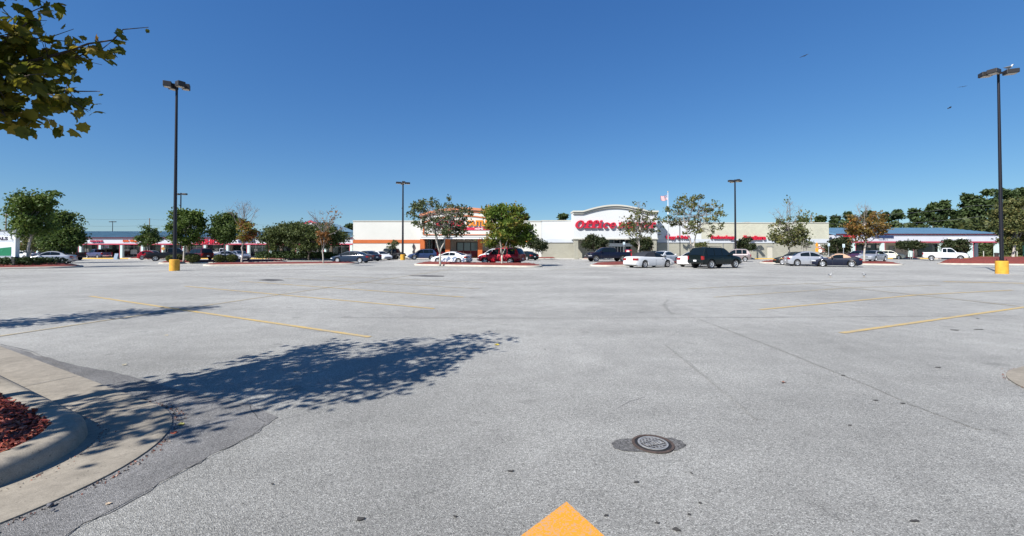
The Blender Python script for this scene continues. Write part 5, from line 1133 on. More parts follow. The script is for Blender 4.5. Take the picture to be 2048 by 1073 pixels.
for i, (px, tp, hw_, lb) in enumerate(pl_): pine(lb, px, 112 + (i % 3) * 6, tp, hw_, 508, 2300 if hw_ < 24 else 4000, i)
for (px, tp, hw_, lb) in ((1128, 430, 20, 'round tree top peeking over the roof left of the curved gable'), (1050, 429, 14, 'dark tree top over the roof right of the yellow green tree'), (698, 450, 18, 'dark tree tops over the blue roof beside the cream wall')):
    pine(lb, px, 140, tp, hw_, 490, 2600, int(px), 'pine', .6, 'background_tree')
# understorey and far wood: one mass
q = random.Random(77); pts = []
for i in range(9000):
    px = q.uniform(1590, 2120); Y = q.uniform(104, 132); h = q.uniform(0, 1) ** .7 * (7.5 if px > 1640 else 6.5) * (1.25 if px > 1900 else 1); pts.append(Vector((PX(px, Y), Y, h + q.gauss(0, .3))))
vs, fs = [], []; leaf_cloud(pts, .9, q, vs, fs, 1.3, .5); tag(raw('woodland', vs, fs, LM['wood']), 'mass of green undergrowth below the pines beyond the right strip', 'woodland', kind='stuff')
q = random.Random(78); pts = []
for i in range(2600):
    px = q.uniform(1930, 2110); Y = q.uniform(96, 104); h = q.random() ** 1.3 * 4.2; pts.append(Vector((PX(px, Y), Y, h)))
vs, fs = [], []; leaf_cloud(pts, .5, q, vs, fs, 1.3, .5); tag(raw('hedgerow', vs, fs, LM['wood']), 'bushy green thicket behind the grass at the right edge', 'bushes', kind='stuff')
# far tree line closing the horizon left and behind
q = random.Random(79); pts = []
for i in range(5000):
    a = q.uniform(-1.4, 1.15); Y = q.uniform(230, 260); pts.append(Vector((a * Y, Y, q.random() * 4.5)))
vs, fs = [], []; leaf_cloud(pts, 2.6, q, vs, fs, 1.3, .5); tag(raw('far_trees', vs, fs, LM['pine']), 'distant low wood beyond the shops on the horizon', 'woodland', kind='stuff')
# junipers
def ground_cover(nm, label, c, rx, ry, rot, n, h, pal='juniper', size=.11):
    q = random.Random(int(c.x * 10)); pts = []; M = Matrix.Rotation(rot, 3, 'Z')
    lumps = [(q.uniform(-.85, .85), q.uniform(-.7, .7), q.uniform(.5, 1)) for _ in range(22)]
    while len(pts) < n:
        l = lumps[q.randrange(22)]; v = Vector(((l[0] + q.gauss(0, .16)) * rx, (l[1] + q.gauss(0, .2)) * ry, 0)); 
        if (v.x / rx) ** 2 + (v.y / ry) ** 2 > 1.15: continue
        pts.append(c + M @ v + Vector((0, 0, .1 + q.random() ** .6 * h * l[2])))
    vs, fs = [], []; leaf_cloud(pts, size, q, vs, fs, 2.2, .8); tag(raw(nm, vs, fs, LM[pal]), label, 'shrubs', kind='stuff')
ground_cover('juniper_bed', 'low dark junipers spread over the far left island', Vector((-44.6, 35.7, .1)), 5.4, 1.7, R(39), 15000, .8)
ground_cover('juniper_bed', 'low junipers under the wide evergreens before the left strip', Vector((PX(600, 66), 65.2, .2)), 6.0, 1.6, 0, 7000, 1.15, size=.16)
def bush(label, px, Y, wpx, top, seed):
    q = random.Random(seed); bx = PX(px, Y); r = wpx / 2 / F * Y / math.sqrt(1 + ((px - CX) / F) ** 2); zt = PZ(top, Y); root = empty('round_bush', (bx, Y, 0)); tag(root, label, 'bush', 'clipped round bushes on the island'); g = MB(); g.tube([(0, 0, 0), (0, 0, zt * .5)], .05, 6); g.build('stem', BARKD, root)
    pts = []; h = (zt - .3) / 2 + .05; cz = zt - h
    for _ in range(2600):
        v = Vector((q.gauss(0, 1), q.gauss(0, 1), q.gauss(0, 1))).normalized() * q.uniform(.8, 1.0); pts.append(Vector((v.x * r, v.y * r * .9, cz + v.z * h)))
    vs, fs = [], []; leaf_cloud(pts, .12, q, vs, fs, 1.4); raw('foliage', vs, fs, LM['bush'], root)
bush('round clipped bush left of the yellow pole base', 344, 48.5, 26, 510.5, 1); bush('round clipped bush just right of the yellow pole base', 357, 51.5, 22, 509, 2); bush('largest round bush before the maroon SUV', 386, 49.5, 33, 508, 3); bush('round bush below the compact dark tree, left of its trunk', 440, 50.5, 28, 509.5, 4); bush('round bush below the compact dark tree, right of its trunk', 463, 51, 26, 509, 5)
# ------------------------------------------------------------------ near maple, its leaves modelled one by one
ML = leaf_mat('maple_leaf', [(0, (.05, .055, .008)), (.35, (.10, .115, .012)), (.65, (.19, .17, .016)), (.85, (.30, .23, .03)), (1, (.28, .10, .02))], .5, 1.5, .7)
MB_ = mat('bark_near', (0.085, 0.065, 0.055), 0.9, noise=(10, .3))
def maple_leaf(p, s, q, vs, fs, droop=1.0):
    n = Vector((q.gauss(0, .65), q.gauss(0, .65), q.gauss(.55, .5))).normalized(); tip = Vector((q.gauss(0, .8), q.gauss(0, .8), -.9 * droop)); tip = (tip - n * tip.dot(n)).normalized(); sd_ = n.cross(tip); o = len(vs); cu = q.uniform(-.2, .9)
    for (x, y) in MO: vs.append(tuple(p + sd_ * x * s + tip * (y + .5) * s - n * (abs(x) ** 1.5 * cu + y * y * .25 * cu * 2) * s))
    vs.append(tuple(p + tip * .5 * s)); fs += [(o + i, o + (i + 1) % 16, o + 16) for i in range(16)]
def near_maple():
    q = random.Random(12); b = Vector((-5.6, 3.75, 0)); root = empty('maple_tree', b); tag(root, 'near maple whose olive gold leaves hang in at the top left corner', 'tree')
    g = MB(); fork = Vector((-.0, -.1, 1.7)); grow(g, q, Vector((0, 0, .05)), fork, .10, .085, .03, 5)
    tr = [grow(g, q, fork, fork + Vector(d_), .065, .03, .1, 6) for d_ in ((.3, -.3, 2.3), (-.5, .3, 2.1), (.6, -.9, 1.5), (.75, .1, 1.4))]
    g.build('trunk', MB_, root, smooth=True)
    g = MB(); tg = g; L = []
    # limbs that reach into the picture: pixel targets with their distances
    tips = [((297, 55), 4.15, .010), ((200, 183), 3.75, .010), ((150, 205), 3.7, .02), ((105, 95), 3.95, .02), ((205, 98), 4.05, .02), ((95, 10), 4.0, .02), ((60, 150), 3.6, .02), ((75, 230), 3.55, .02), ((20, 245), 3.45, .02), ((120, 150), 3.9, .02), ((30, 60), 3.7, .02), ((-40, 180), 3.4, .02), ((-60, 60), 3.6, .02), ((60, -40), 3.9, .02), ((-120, 250), 3.3, .02), ((0, 200), 3.5, .02), ((150, 85), 4.05, .02)]
    for (t, Y, w) in tips:
        tip = at(t[0], t[1], Y) - b; st = tr[3][-1] if q.random() < .6 else tr[2][-2]
        P = grow(g, q, st, tip, .022, .003, .10, 9); n = len(P)
        thin = w < .015
        for i, p in enumerate(P):
            f = i / (n - 1)
            if f < .35: continue
            cnt = 9 if not thin else (7 if f < .8 else 1)
            for _ in range(cnt):
                sp = .085 if not thin else (.07 if f < .8 else .02)
                if thin and i == n - 1: sp = .004
                L.append((p + Vector((q.gauss(0, sp), q.gauss(0, sp), q.gauss(-.02, sp * .7))), q.uniform(.062, .118) * (1 if not (thin and f >= .8) else .6), 1.0))
            if not thin or f < .8:
                e = p + Vector((q.gauss(0, .13), q.gauss(0, .13), q.gauss(0, .09))); tg.tube([p, e], [.004, .002], 4)
    # the rest of the crown, outside the picture: it throws the shadow
    def inview(w):
        v = w + b; 
        if v.y <= .1: return False
        px = CX + F * v.x / v.y; return px > -55 and (YP - F * ((v.z - H) / v.y)) > -55
    cs = []; target = Vector((.3, -.6, 3.95))
    for i in range(112):
        u = Vector((q.gauss(0, 1), q.gauss(0, 1), q.gauss(0, 1))).normalized() * q.uniform(.25, 1) ** .5; c = target + Vector((u.x * 1.75 + u.y * .35, u.y * 1.85, u.z * 1.3))
        cs.append(c)
    cs += [Vector(v) - b for v in ((-3.5, 4.4, 4.4), (-3.75, 4.3, 4.35), (-4.0, 4.8, 4.65), (-4.3, 5.0, 4.7), (-3.9, 3.7, 4.25), (-3.6, 3.9, 4.2), (-4.4, 4.4, 4.5), (-4.1, 4.2, 4.6), (-4.9, 5.1, 4.5), (-4.6, 2.2, 3.9), (-4.4, 1.9, 3.9), (-4.2, 2.6, 4.0))]
    for i in range(38):
        u = Vector((q.gauss(0, 1), q.gauss(0, 1), q.gauss(0, 1))).normalized() * q.uniform(.25, 1) ** .5; cs.append(Vector((-.75, -1.9, 3.7)) + Vector((u.x * 1.3, u.y * 1.1, u.z * 1.1)))
    for c in cs:
        if inview(c): continue
        st = tr[q.randrange(4)][q.randint(3, 6)]; md = (st + c) / 2
        if inview(md) or inview(st.lerp(c, .75)): md = st.lerp(c, .35) + Vector((0, 0, 1.1)); P = grow(g, q, st, md, .015, .010, .05, 3); P = grow(g, q, md, c, .010, .003, .05, 4)
        else: P = grow(g, q, st, c, .015, .003, .15, 5)
        for _ in range(26):
            p = c + Vector((q.gauss(0, .14), q.gauss(0, .14), q.gauss(0, .09)))
            if not inview(p): L.append((p, q.uniform(.08, .12), .8))
    g.build('branches', MB_, root)
    vs, fs = [], []
    for (p, s, d_) in L: maple_leaf(p, s, q, vs, fs, d_)
    raw('crown', vs, fs, ML, root); print('near maple leaves', len(L))
near_maple()
def second_maple():
    q = random.Random(21); b = Vector((-12.6, 7.9, 0)); root = empty('maple_tree', b); tag(root, 'second maple standing left outside the picture that throws the slim shadow', 'tree')
    g = MB(); grow(g, q, Vector((0, 0, .05)), Vector((0, 0, 3.6)), .09, .03, .03, 6); g.build('trunk', MB_, root, smooth=True); vs, fs = [], []; g = MB()
    for i in range(90):
        t = q.random(); z = lerp(1.9, 5.3, t); rr = 1.15 * math.sin(math.pi * min(1, (1.02 - t) * .75 + .05)) * q.uniform(.2, 1); a = q.uniform(0, 6.28); c = Vector((math.cos(a) * rr, math.sin(a) * rr, z)); grow(g, q, Vector((0, 0, min(3.5, z - .4))), c, .014, .004, .1, 3)
        for _ in range(20): maple_leaf(c + Vector((q.gauss(0, .16), q.gauss(0, .16), q.gauss(0, .12))), q.uniform(.08, .12), q, vs, fs)
    g.build('branches', MB_, root); raw('crown', vs, fs, ML, root)
second_maple()
# ------------------------------------------------------------------ lamp posts
POLE = mat('pole_bronze', (0.012, 0.011, 0.016), 0.45, 0.3); HEADM = mat('lamp_head_bronze', (0.03, 0.027, 0.027), 0.5, 0.2); LENS = mat('lamp_lens', (0.45, 0.40, 0.34), 0.25); YB = mat('yellow_base', (0.62, 0.315, 0.03), 0.75, noise=(5, 0.22, 9), bump=(30, .15)); CAP = mat('cap_white', (0.75, .75, .75), .5)
def lamp_post(label, px, Y, top_py, heads, base=True, tilt=0, th=.075, hl=.62, bh=.86, br=.39, ht=.28, hw=.24):
    X = PX(px, Y); root = empty('lamp_post', (X, Y, 0)); tag(root, label, 'lamp post', 'tall lamp posts of the parking lot'); zt = PZ(top_py, Y, px); z0 = 0.0
    if base:
        g = MB(); g.lathe([(br, -.05), (br, bh - .03), (br - .03, bh), (.001, bh + .005)], 40); g.build('concrete_base', YB, root, smooth=True, auto=40)
        g = MB(); g.box(-.20, .20, -.20, .20, bh + .006, bh + .03)
        for sx_ in (-1, 1):
            for sy_ in (-1, 1): g.tube([(sx_ * .15, sy_ * .15, bh + .03), (sx_ * .15, sy_ * .15, bh + .12)], .02, 6)
        g.build('base_plate', POLE, root); z0 = bh + .03
    g = MB(); g.tube([(0, 0, z0), (0, 0, zt - .1)], [th * 1.25, th * .8], 14); g.build('pole', POLE, root, smooth=True, auto=50)
    MB().lathe([(th * .9, zt - .12), (th * .95, zt - .02), (th * .5, zt + .04), (.001, zt + .06)], 14).build('pole_cap', POLE, root)
    for a in heads:
        M = Matrix.Rotation(R(a), 4, 'Z')
        g = MB(); g.prism([(.30, -hw), (.32 + hl, -hw), (.32 + hl, hw), (.30, hw)], zt - .06 - ht, zt - .06, 'z', M)
        h = g.build('lamp_head', HEADM, root, bevel=.03)
        g = MB(); g.prism([(.37, -hw + .05), (.25 + hl, -hw + .05), (.25 + hl, hw - .05), (.37, hw - .05)], zt - .082 - ht, zt - .063 - ht, 'z', M); g.build('lens', LENS, h)
        g = MB(); g.box(.04, .299, -.045, .045, zt - .26, zt - .14, M); g.build('arm', POLE, root)
    return root, zt
l1, z1 = lamp_post('tall lamp post with four boxy heads on a yellow base, left of the middle', 349.5, yd(542), 165, (30, 150, 210, 330), th=.10, br=.33, ht=.40, hw=.25, hl=.50)
l2, z2 = lamp_post('tall lamp post with three boxy heads on a yellow base at the right edge', 2003, yd(548), 141, (160, 203, -22), th=.085, br=.315, ht=.28, hw=.25, hl=.62)
lamp_post('slim lamp post on a yellow base before the blank cream wall', 805.5, yd(520.5), 364, (20, 110, 200, 290), th=.13, hl=.75, br=.36)
lamp_post('slim lamp post behind the dark green SUV before the block wall', 1471, 68, 360, (5, 95, 185, 275), th=.13, hl=.75)
lamp_post('lamp post seen just right of the tall left lamp pole, behind the tree', 360.5, 76, 386.5, (0, 180), base=False, th=.11, hl=.7)
lamp_post('far lamp post rising behind the left blue roof', 224.5, 170, 443, (0, 180), base=False, th=.12, hl=1.0)
# ------------------------------------------------------------------ gulls and flying birds
GW = mat('gull_white', (.50, .50, .50), .8); GG = mat('gull_grey', (.12, .13, .15), .8); GD = mat('gull_dark', (.03, .03, .03), .7); GY = mat('gull_leg', (.35, .25, .10), .6)
def gull(label, loc, rz, s=1.0):
    root = empty('gull', loc, rz); tag(root, label, 'bird', 'gulls on the parking lot')
    P = [(-.24, 0, .155), (-.19, 0, .16), (-.12, 0, .165), (-.02, 0, .165), (.07, 0, .185), (.115, 0, .225), (.13, 0, .265), (.15, 0, .295), (.178, 0, .30), (.20, 0, .292)]; r_ = [.008, .03, .055, .072, .062, .040, .032, .037, .027, .010]
    g = MB(); g.tube([Vector(p) * s for p in P], [x * s for x in r_], 12); g.build('body', GW, root, smooth=True)
    for d in (1, -1):
        g = MB(); g.tube([Vector(p) * s for p in ((.05, d * .055, .185), (-.04, d * .068, .185), (-.16, d * .045, .175), (-.27, d * .015, .165))], [x * s for x in (.018, .042, .026, .004)], 8); g.build('wing', GG, root, smooth=True)
        g = MB(); g.tube([Vector(p) * s for p in ((-.01, d * .025, .11), (-.005, d * .025, .055), (0, d * .025, .0))], [.011 * s, .006 * s, .006 * s], 6); g.box(-.01 * s, .05 * s, (d * .025 - .018) * s, (d * .025 + .018) * s, 0, .006 * s); g.build('leg', GY, root)
    g = MB(); g.tube([Vector(p) * s for p in ((.198, 0, .293), (.225, 0, .289), (.248, 0, .280))], [.011 * s, .009 * s, .002 * s], 6); g.build('beak', GD, root)
    return root
a = gp(1661, 555.5); gull('left gull standing on the asphalt before the silver sedan, breast turned to us', (a.x, a.y, .009), R(-100), .82)
a = gp(1728, 555); gull('right gull standing on the asphalt looking left, before the navy roadster', (a.x, a.y, .009), R(215), .82)
o = gull('gull perched on the right head of the right lamp post', (l2.location.x + .62, l2.location.y - .1, z2 - .055), R(-10), 1.25)
def flying(label, px, py, Y, rz, s):
    p = at(px, py, Y); root = empty('flying_bird', p, rz); tag(root, label, 'bird', 'birds in flight'); g = MB(); g.tube([Vector((-.2, 0, 0)) * s, Vector((-.05, 0, 0)) * s, Vector((.1, 0, .01)) * s, Vector((.2, 0, .01)) * s], [.01 * s, .05 * s, .045 * s, .008 * s], 8); g.build('body', GD, root, smooth=True)
    for d in (1, -1):
        g = MB(); t = [(.08, 0), (.12, .25), (0, .62), (-.04, .3), (-.08, 0)]; zf = lambda y: .28 * y - .35 * y * y
        V = [Vector((x, d * y, zf(y) + .004)) * s for x, y in t] + [Vector((x, d * y, zf(y) - .008)) * s for x, y in t]; g.add(V, [tuple(range(5)), tuple(range(5, 10))[::-1]] + [(k, (k + 1) % 5, (k + 1) % 5 + 5, k + 5) for k in range(5)]); g.build('wing', GD, root)
flying('lone dark bird highest in the sky right of the middle', 1608, 112.5, 55, R(20), 1.0); flying('tiny dark bird flying left of the right lamp post', 1925, 174, 60, R(50), .8); flying('dark bird in the right sky, lower left of the tiny one', 1898.5, 216.5, 55, R(-30), 1.1)
# ------------------------------------------------------------------ flag
FY = 70.0; fx = PX(1336.5, FY); rt = empty('flagpole', (fx, FY, 0)); tag(rt, 'white flagpole beside the office supply store', 'flagpole')
MB().tube([(0, 0, 0), (0, 0, PZ(385, FY))], [.085, .05], 12).build('pole', mat('pole_white', (.62, .62, .62), .4, .3), rt, smooth=True)
MB().lathe([(.001, -.1), (.09, -.06), (.12, 0), (.09, .06), (.001, .1)], 12, Matrix.Translation((0, 0, PZ(384, FY)))).build('finial', mat('finial', (.7, .6, .4), .3, .5), rt)
def flag():
    x0, x1 = PX(1321.5, FY) - fx, PX(1335.5, FY) - fx; zt_, zb_ = PZ(390.5, FY), PZ(401, FY); NX, NZ = 28, 13; root = empty('flag', (fx, FY, 0)); tag(root, 'striped red and white flag with blue corner waving to the left', 'flag')
    FR = mat('flag_red', (.45, .03, .05), .8); FW = mat('flag_white', (.75, .72, .72), .8); FB = mat('flag_blue', (.04, .05, .20), .8)
    g = MB(); vs = []
    for j in range(NZ + 1):
        for i in range(NX + 1):
            u = i / NX; v = j / NZ; x = lerp(x1, x0, u); vs.append((x, .16 * math.sin(u * 9 + v * 1.2) * u ** .5, lerp(zt_, zb_, v) - .20 * u * (1 - .4 * v) + .07 * math.sin(u * 8 + v)))
    for side in (0,):
        o = len(g.v); g.v += vs
        for j in range(NZ):
            for i in range(NX):
                g.use(FB if (i < NX * .4 and j < 7) else (FR if j % 2 == 0 else FW)); g.f.append((j * (NX + 1) + i, j * (NX + 1) + i + 1, (j + 1) * (NX + 1) + i + 1, (j + 1) * (NX + 1) + i)); g.m.append(g.cur)
    me = g.build('cloth', None, root)
    g = MB()
    for rr_ in range(5):
        for c_ in range(6):
            u = (c_ + .5) / 6 * .38; v = (rr_ + .5) / 5 * 6.6 / 13; x = lerp(x1, x0, u); z = lerp(zt_, zb_, v) - .20 * u + .07 * math.sin(u * 8 + v); y = .16 * math.sin(u * 9 + v * 1.2) * u ** .5; g.box(x - .022, x + .022, y - .012, y - .008, z - .022, z + .022)
    g.build('stars', FW, root)
flag()
# thin pole with a rounded grey hood
PY = 72.0; px_ = PX(1360, PY); rt = empty('sign_pole', (px_, PY, 0)); tag(rt, 'thin dark pole carrying a rounded grey hood right of the flagpole', 'pole'); MB().tube([(0, 0, 0), (0, 0, PZ(446, PY))], .07, 8).build('pole', POLE, rt)
g = MB(); w_ = PX(1360, PY) - PX(1348, PY); hh = PZ(442.5, PY) - PZ(451, PY); z0_ = PZ(451, PY)
g.prism([(.05, z0_ + hh * .35), (.05, z0_ + hh)] + [(-w_ * math.sin(t * math.pi / 2 / 8), z0_ + hh * math.cos(t * math.pi / 2 / 8)) for t in range(1, 9)] + [(-w_ * .6, z0_ + hh * .3)], -.25, .25); g.build('hood', mat('hood_grey', (.30, .31, .33), .5), rt, bevel=.03)
# ------------------------------------------------------------------ signs
def face(root, nm, x0, x1, z0, z1, m, y0=-.03, y1=0.0): return MB().box(x0, x1, y0, y1, z0, z1).build(nm, m, root)
WOODP = mat('post_wood', (.24, .19, .15), .9, noise=(4, .3)); STEEL = mat('post_steel', (.42, .43, .44), .5, .5)
SGREEN = mat('sign_green', (0.0, 0.16, 0.07), .6); SPAN = mat('sign_panel_white', (.62, .64, .68), .6, noise=(1, .05)); SDARK = mat('sign_ink', (.03, .02, .05), .6)
def monument():
    Y = 37.0; X1 = PX(33, Y); rt = empty('monument_sign', (X1 - 3, Y, 0)); tag(rt, 'white roadside sign with green wedge and the letters ALS, cut by the left edge', 'sign'); X = lambda px: PX(px, Y) - (X1 - 3); Z = lambda py: PZ(py, Y, 20)
    x0 = X(-75); MB().box(x0, X(33), 0, .2, 0, Z(462)).build('cabinet', mat('cabinet_grey', (.45, .48, .53), .6), rt); MB().box(x0 - .1, X(33.5), -.06, .26, Z(462) + .002, Z(460)).build('cap', GREYT, rt)
    MB().box(X(29.5), X(33) + .01, -.10, .22, .4, Z(463.5)).build('post', mat('post_white', (.72, .74, .76), .5), rt)
    face(rt, 'panel', x0, X(29), Z(482), Z(472), SPAN, -.05, -.003); face(rt, 'panel', x0, X(29), Z(513), Z(483), SPAN, -.045, -.004)
    text_mb('ALS', X(-5), X(17), Z(480.6), Z(474.2), -.052, SDARK, .02, 0, .05, rt)
    g = MB(); g.prism([(x0 + .2, Z(512)), (X(23.5), Z(512)), (X(23.5), Z(494.5)), (x0 + .2, Z(504))], -.07, -.048); g.build('green_wedge', SGREEN, rt)
    g = MB(); a = X(7); z = Z(501.5); g.prism([(X(3), Z(500.5)), (X(5.5), Z(503.5)), (X(11), Z(497.6)), (X(5.5), Z(502))], -.08, -.072); g.build('tick_mark', mat('tick_green', (.02, .28, .13), .6), rt)
    face(rt, 'plinth', x0, X(33), 0, Z(514), mat('plinth', (.5, .53, .56), .8), -.25, -.01)
monument()
rt = empty('utility_cabinet', (PX(29.5, 36.4), 36.4, 0)); tag(rt, 'small black box at the foot of the white roadside sign', 'cabinet'); MB().box(-.14, .14, -.14, .14, .2, .95).build('cabinet', BUMP, rt, bevel=.02); MB().box(-.16, .16, -.16, .16, PZ(511, 36.4) * 0 + .952, 1.0).build('lid', BUMP, rt)
def post_sign(name, label, px, Y, top, bot, w, build_face, postm=STEEL, cat='sign', group=None):
    rt = empty(name, (PX(px, Y), Y, 0)); tag(rt, label, cat, group); MB().tube([(0, .03, 0.1), (0, .03, PZ(bot, Y) + .1)], .035, 8).build('post', postm, rt); build_face(rt, Y); return rt
def acc(rt, Y, a, b_):
    za, zb__ = PZ(a, Y), PZ(b_, Y); face(rt, 'panel', -.16, .16, lerp(za, zb__, .8), za, mat('acc_white', (.66, .74, .76), .6)); m = mat('acc_blue', (.06, .22, .42), .5); zc = lerp(za, zb__, .42) - .02
    g = MB(); g.lathe([(.03, 0), (.03, .006), (.001, .006)], 10, Matrix.Translation((-.01, -.031, zc + .14)) @ Matrix.Rotation(R(90), 4, 'X')); g.box(-.025, .01, -.038, -.032, zc - .02, zc + .10); g.box(.0, .08, -.037, -.0315, zc - .03, zc); g.box(.06, .085, -.036, -.031, zc - .12, zc - .03)
    for i in range(10):
        t0, t1 = lerp(1.9, 6.0, i / 10), lerp(1.9, 6.0, (i + 1) / 10); g.prism([(r_ * math.cos(t) - .0, zc - .06 + r_ * math.sin(t)) for r_, t in ((.11, t0), (.11, t1), (.08, t1), (.08, t0))], -.040, -.0325)
    g.build('wheelchair_symbol', m, rt)
post_sign('parking_sign', 'pale accessible parking sign at the corner of the block wall', 1657.5, 66, 487, 494, .3, lambda r_, Y: acc(r_, Y, 487, 494.3), group='accessible parking signs')
post_sign('parking_sign', 'pale accessible parking sign on a white post above the tan soft top', 1687.3, 60, 488.5, 497, .3, lambda r_, Y: acc(r_, Y, 488.5, 497.2), group='accessible parking signs')
post_sign('parking_sign', 'pale accessible parking sign before the office supply entrance', 1248, 68, 484.5, 492, .3, lambda r_, Y: acc(r_, Y, 484.5, 491.0), group='accessible parking signs')
WARN = mat('warning_orange', (.80, .33, .02), .6)
def diamond(rt, Y, px_half, cy, m=WARN):
    z = PZ(cy, Y); h = px_half / F * Y; g = MB(); g.prism([(-h, z), (0, z - h), (h, z), (0, z + h)], -.03, 0); g.build('panel', m, rt)
def ww(r_, Y):
    z = PZ(490.5, Y); h = 5.6 / F * Y; hw_ = 3.1 / F * Y; g = MB(); g.prism([(-hw_, z), (0, z - h), (hw_, z), (0, z + h)], -.03, 0); g.build('panel', WARN, r_); MB().tube([(0, -.04, z - .15), (0, -.04, z + .2)], .03, 6).build('symbol', BUMP, r_)
    MB().box(-.22, .22, -.03, 0, PZ(504, Y), PZ(496.5, Y)).build('lower_panel', WARN, r_)
post_sign('warning_sign', 'narrow orange warning sign with a lower orange plate at the block wall', 1633.7, 68, 485, 504, .5, ww)
post_sign('warning_sign', 'small amber diamond sign before the left strip shops', 326.5, 64, 492, 501, .5, lambda r_, Y: diamond(r_, Y, 4.0, 497.8, mat('diamond_amber', (.42, .20, .03), .6)), WOODP)
# paintings / boards on the block wall
def board():
    Y = 75.6; cx_ = PX(1642, Y); rt = empty('wall_display', (cx_, Y, 0)); tag(rt, 'cluster of small red and white boards and two round wreaths on the block wall', 'wall display'); X = lambda p: PX(p, Y) - cx_; Z = lambda p: PZ(p, Y)
    face(rt, 'red_board', X(1636.5), X(1644), Z(497.5), Z(494.3), LRED); face(rt, 'white_board', X(1637), X(1643.3), Z(496.6), Z(495.4), LWHT, -.05, -.032); face(rt, 'small_board', X(1637), X(1640), Z(492), Z(489.4), LWHT); face(rt, 'small_board', X(1647.5), X(1650), Z(495), Z(493), LWHT)
    g = MB(); g.lathe([(.001, 0), (.30, 0), (.30, .04), (.001, .04)], 20, Matrix.Translation((X(1640.5), 0, Z(502))) @ Matrix.Rotation(R(90), 4, 'X')); g.build('round_board', LWHT, rt)
    for px in (1645.3, 1651): g = MB(); g.lathe([(.16, -.03), (.28, -.05), (.30, .0), (.16, 0.0)], 18, Matrix.Translation((X(px), -.02, Z(501))) @ Matrix.Rotation(R(90), 4, 'X')); g.build('wreath', mat('wreath_red', (.30, .07, .05), .9, noise=(8, .6)), rt)
board()
# sandwich board and hydrant-like white cone at right, cart rack, vending machine
rt = empty('sandwich_board', (PX(233.5, 72), 72, 0)); tag(rt, 'grey folding pavement board right of the old blue pickup', 'sign board'); 
for s_ in (1, -1): MB().prism([(s_ * .0, 1.0), (s_ * .30, 0.0), (s_ * .27, 0.0), (s_ * -.03, 1.0)], -.3, .3, 'x').build('panel', mat('board_blue_grey', (.16, .22, .30), .6), rt)
MB().box(-.28, .28, -.02, .02, .98, 1.03).build('hinge', BUMP, rt)
cx_ = PX(1297, 71.5); rt = empty('cart_rack', (cx_, 71.5, 0)); tag(rt, 'reddish brown metal ladder racks beside the store entrance', 'rack'); RK = mat('rack_rust', (.28, .08, .06), .6)
for (a_, b_) in ((1289.5, 1295), (1299, 1304.5)):
    x0_, x1_ = PX(a_, 71.5) - cx_, PX(b_, 71.5) - cx_; zt_ = PZ(492.3, 71.5); g = MB()
    for xx in (x0_, x1_): g.tube([(xx, 0, .1), (xx, 0, zt_ - .08), ((x0_ + x1_) / 2, 0, zt_)], .035, 6)
    for k in range(7): z_ = lerp(.5, zt_ - .15, k / 6); g.tube([(x0_, 0, z_), (x1_, 0, z_)], .025, 6)
    g.build('rack_frame', RK, rt)
cx_ = PX(1257, 72.8); rt = empty('vending_machine', (cx_, 72.8, .13)); tag(rt, 'red and white machine by the right side of the store doors', 'vending machine'); MB().box(-.45, .5, -.3, .35, 0, 1.45).build('cabinet', LRED, rt, bevel=.04); MB().box(-.42, .05, -.33, -.303, .35, 1.35).build('front_panel', LWHT, rt); MB().box(.12, .42, -.33, -.303, .9, 1.3).build('control_panel', BUMP, rt)
rt = empty('trash_can', (PX(1993, 76), 76, .15)); tag(rt, 'dark litter bin by the open bay of the right strip', 'litter bin'); MB().lathe([(.001, 0), (.26, 0), (.31, .75), (.33, .78), (.33, .84), (.22, .92), (.001, .94)], 18).build('bin', mat('bin_brown', (.04, .03, .03), .7), rt, smooth=True, auto=40); MB().lathe([(.335, .70), (.345, .72), (.335, .75)], 18).build('rim', BUMP, rt)
# utility poles and wires
def upole(label, px, Y, top, arm=True):
    rt = empty('utility_pole', (PX(px, Y), Y, 0)); tag(rt, label, 'utility pole', 'wooden utility poles behind the shops'); zt_ = PZ(top, Y); MB().tube([(0, 0, 0), (0, 0, zt_)], [.2, .13], 8).build('pole', WOODP, rt)
    if arm: MB().box(-1.1, 1.1, -.06, .06, zt_ - .9, zt_ - .72).build('crossarm', WOODP, rt)
    return Vector((rt.location.x, Y, zt_))
u0 = upole('thin utility pole rising above the white sign at far left', 11, 120, 424.5); u1 = upole('utility pole above the left blue roof behind the small thin tree', 298.3, 150, 437, False); u2 = upole('pale utility pole above the right end of the block wall', 1623, 100, 431, False)
u3 = Vector((PX(2200, 96), 96, PZ(395, 96)))
def wire(label, a, b_, sag, dz, r_=.02):
    P = [a.lerp(b_, i / 24) + Vector((0, 0, dz - sag * 4 * (i / 24) * (1 - i / 24))) for i in range(25)]; g = MB(); g.tube(P, r_, 5); tag(g.build('power_line', mat('wire', (.10, .10, .11), .6)), label, 'power line', 'overhead wires')
ul = Vector((PX(-160, 100), 100, 12)); uf = Vector((PX(620, 190), 190, 12.6))
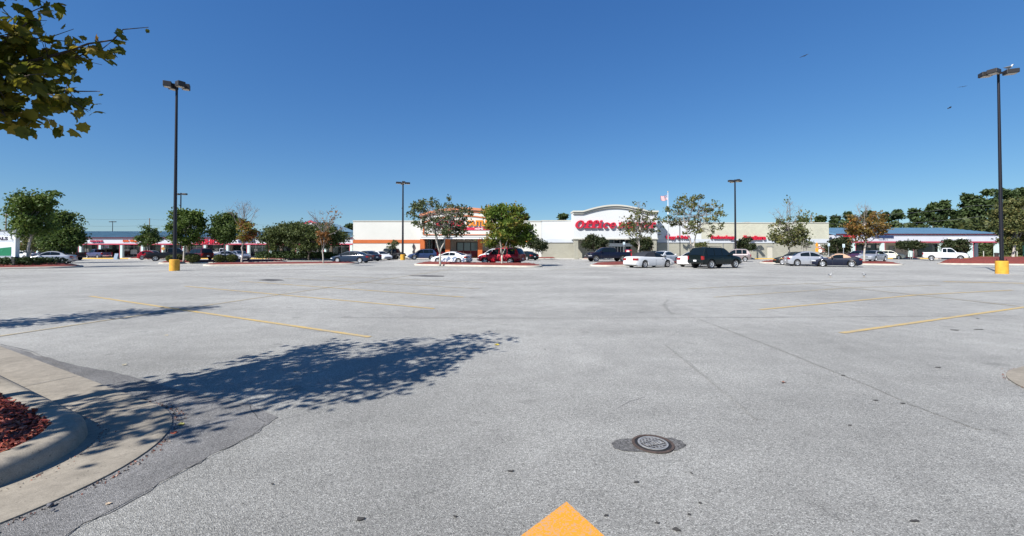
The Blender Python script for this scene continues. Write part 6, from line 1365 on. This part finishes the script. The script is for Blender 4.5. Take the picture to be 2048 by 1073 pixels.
for i in range(3):
    wire(('top', 'middle', 'lowest')[i] + ' wire of the three between the two left utility poles', u0, u1, .8, -.3 - i * 2.2, .022)
    wire(('top', 'middle', 'lowest')[i] + ' wire running right from the left roof pole', u1, uf, .6, -.3 - i * 2.2, .022)
wire('upper wire crossing before the pines', u2 + Vector((0, 0, -.2)), Vector((PX(1955, 99), 99, PZ(411, 99))), .8, 0, .03); wire('lower wire crossing before the pines', u2 + Vector((0, 0, -1.6)), Vector((PX(1960, 99), 99, PZ(432, 99))), .9, -.2, .03)
wire('upper wire passing to the right edge of the picture', Vector((PX(1955, 99), 99, PZ(411, 99))), u3, .6, 0, .03)
# fence posts and grass strip at right
FP = mat('fence_post', (.45, .44, .40), .9)
for i, px in enumerate((1967, 2034, 2070)):
    Y = 88; o = MB().tube([(0, 0, 0), (0, 0, 1.35)], .07, 8).build('fence_post', FP, loc=(PX(px, Y), Y, -.02)); tag(o, ('weathered fence post seen through the open bay of the right strip', 'weathered fence post just right of the big tree trunk at the edge', 'weathered fence post beyond the right picture edge')[i], 'fence post', 'fence posts in the grass')
GP = mat('green_post', (.10, .32, .16), .5); rt = empty('green_post', (PX(2047, 70), 70, 0)); tag(rt, 'tall green post cut by the right picture edge', 'post'); MB().tube([(0, 0, 0), (0, 0, PZ(476, 70))], .1, 10).build('shaft', GP, rt); MB().lathe([(.1, 0), (.13, .03), (.05, .1), (.001, .12)], 10, Matrix.Translation((0, 0, PZ(476, 70)))).build('cap', GP, rt)
q = random.Random(90); vs, fs = [], []
for i in range(9000):
    p = Vector((q.uniform(78, 125), 78.4 + q.random() ** 1.5 * 22, 0)); h = q.uniform(.12, .4); a = q.uniform(0, 3.14); w = .03; o = len(vs); vs += [(p.x - math.cos(a) * w, p.y - math.sin(a) * w, -.02), (p.x + math.cos(a) * w, p.y + math.sin(a) * w, -.02), (p.x + q.gauss(0, .08), p.y + q.gauss(0, .08), h)]; fs.append((o, o + 1, o + 2))
tag(raw('grass', vs, fs, leaf_mat('grass_blade', [(0, (.10, .10, .02)), (.5, (.22, .20, .05)), (1, (.30, .24, .09))], .3)), 'dry yellow green grass beyond the right shopping strip', 'grass', kind='stuff')
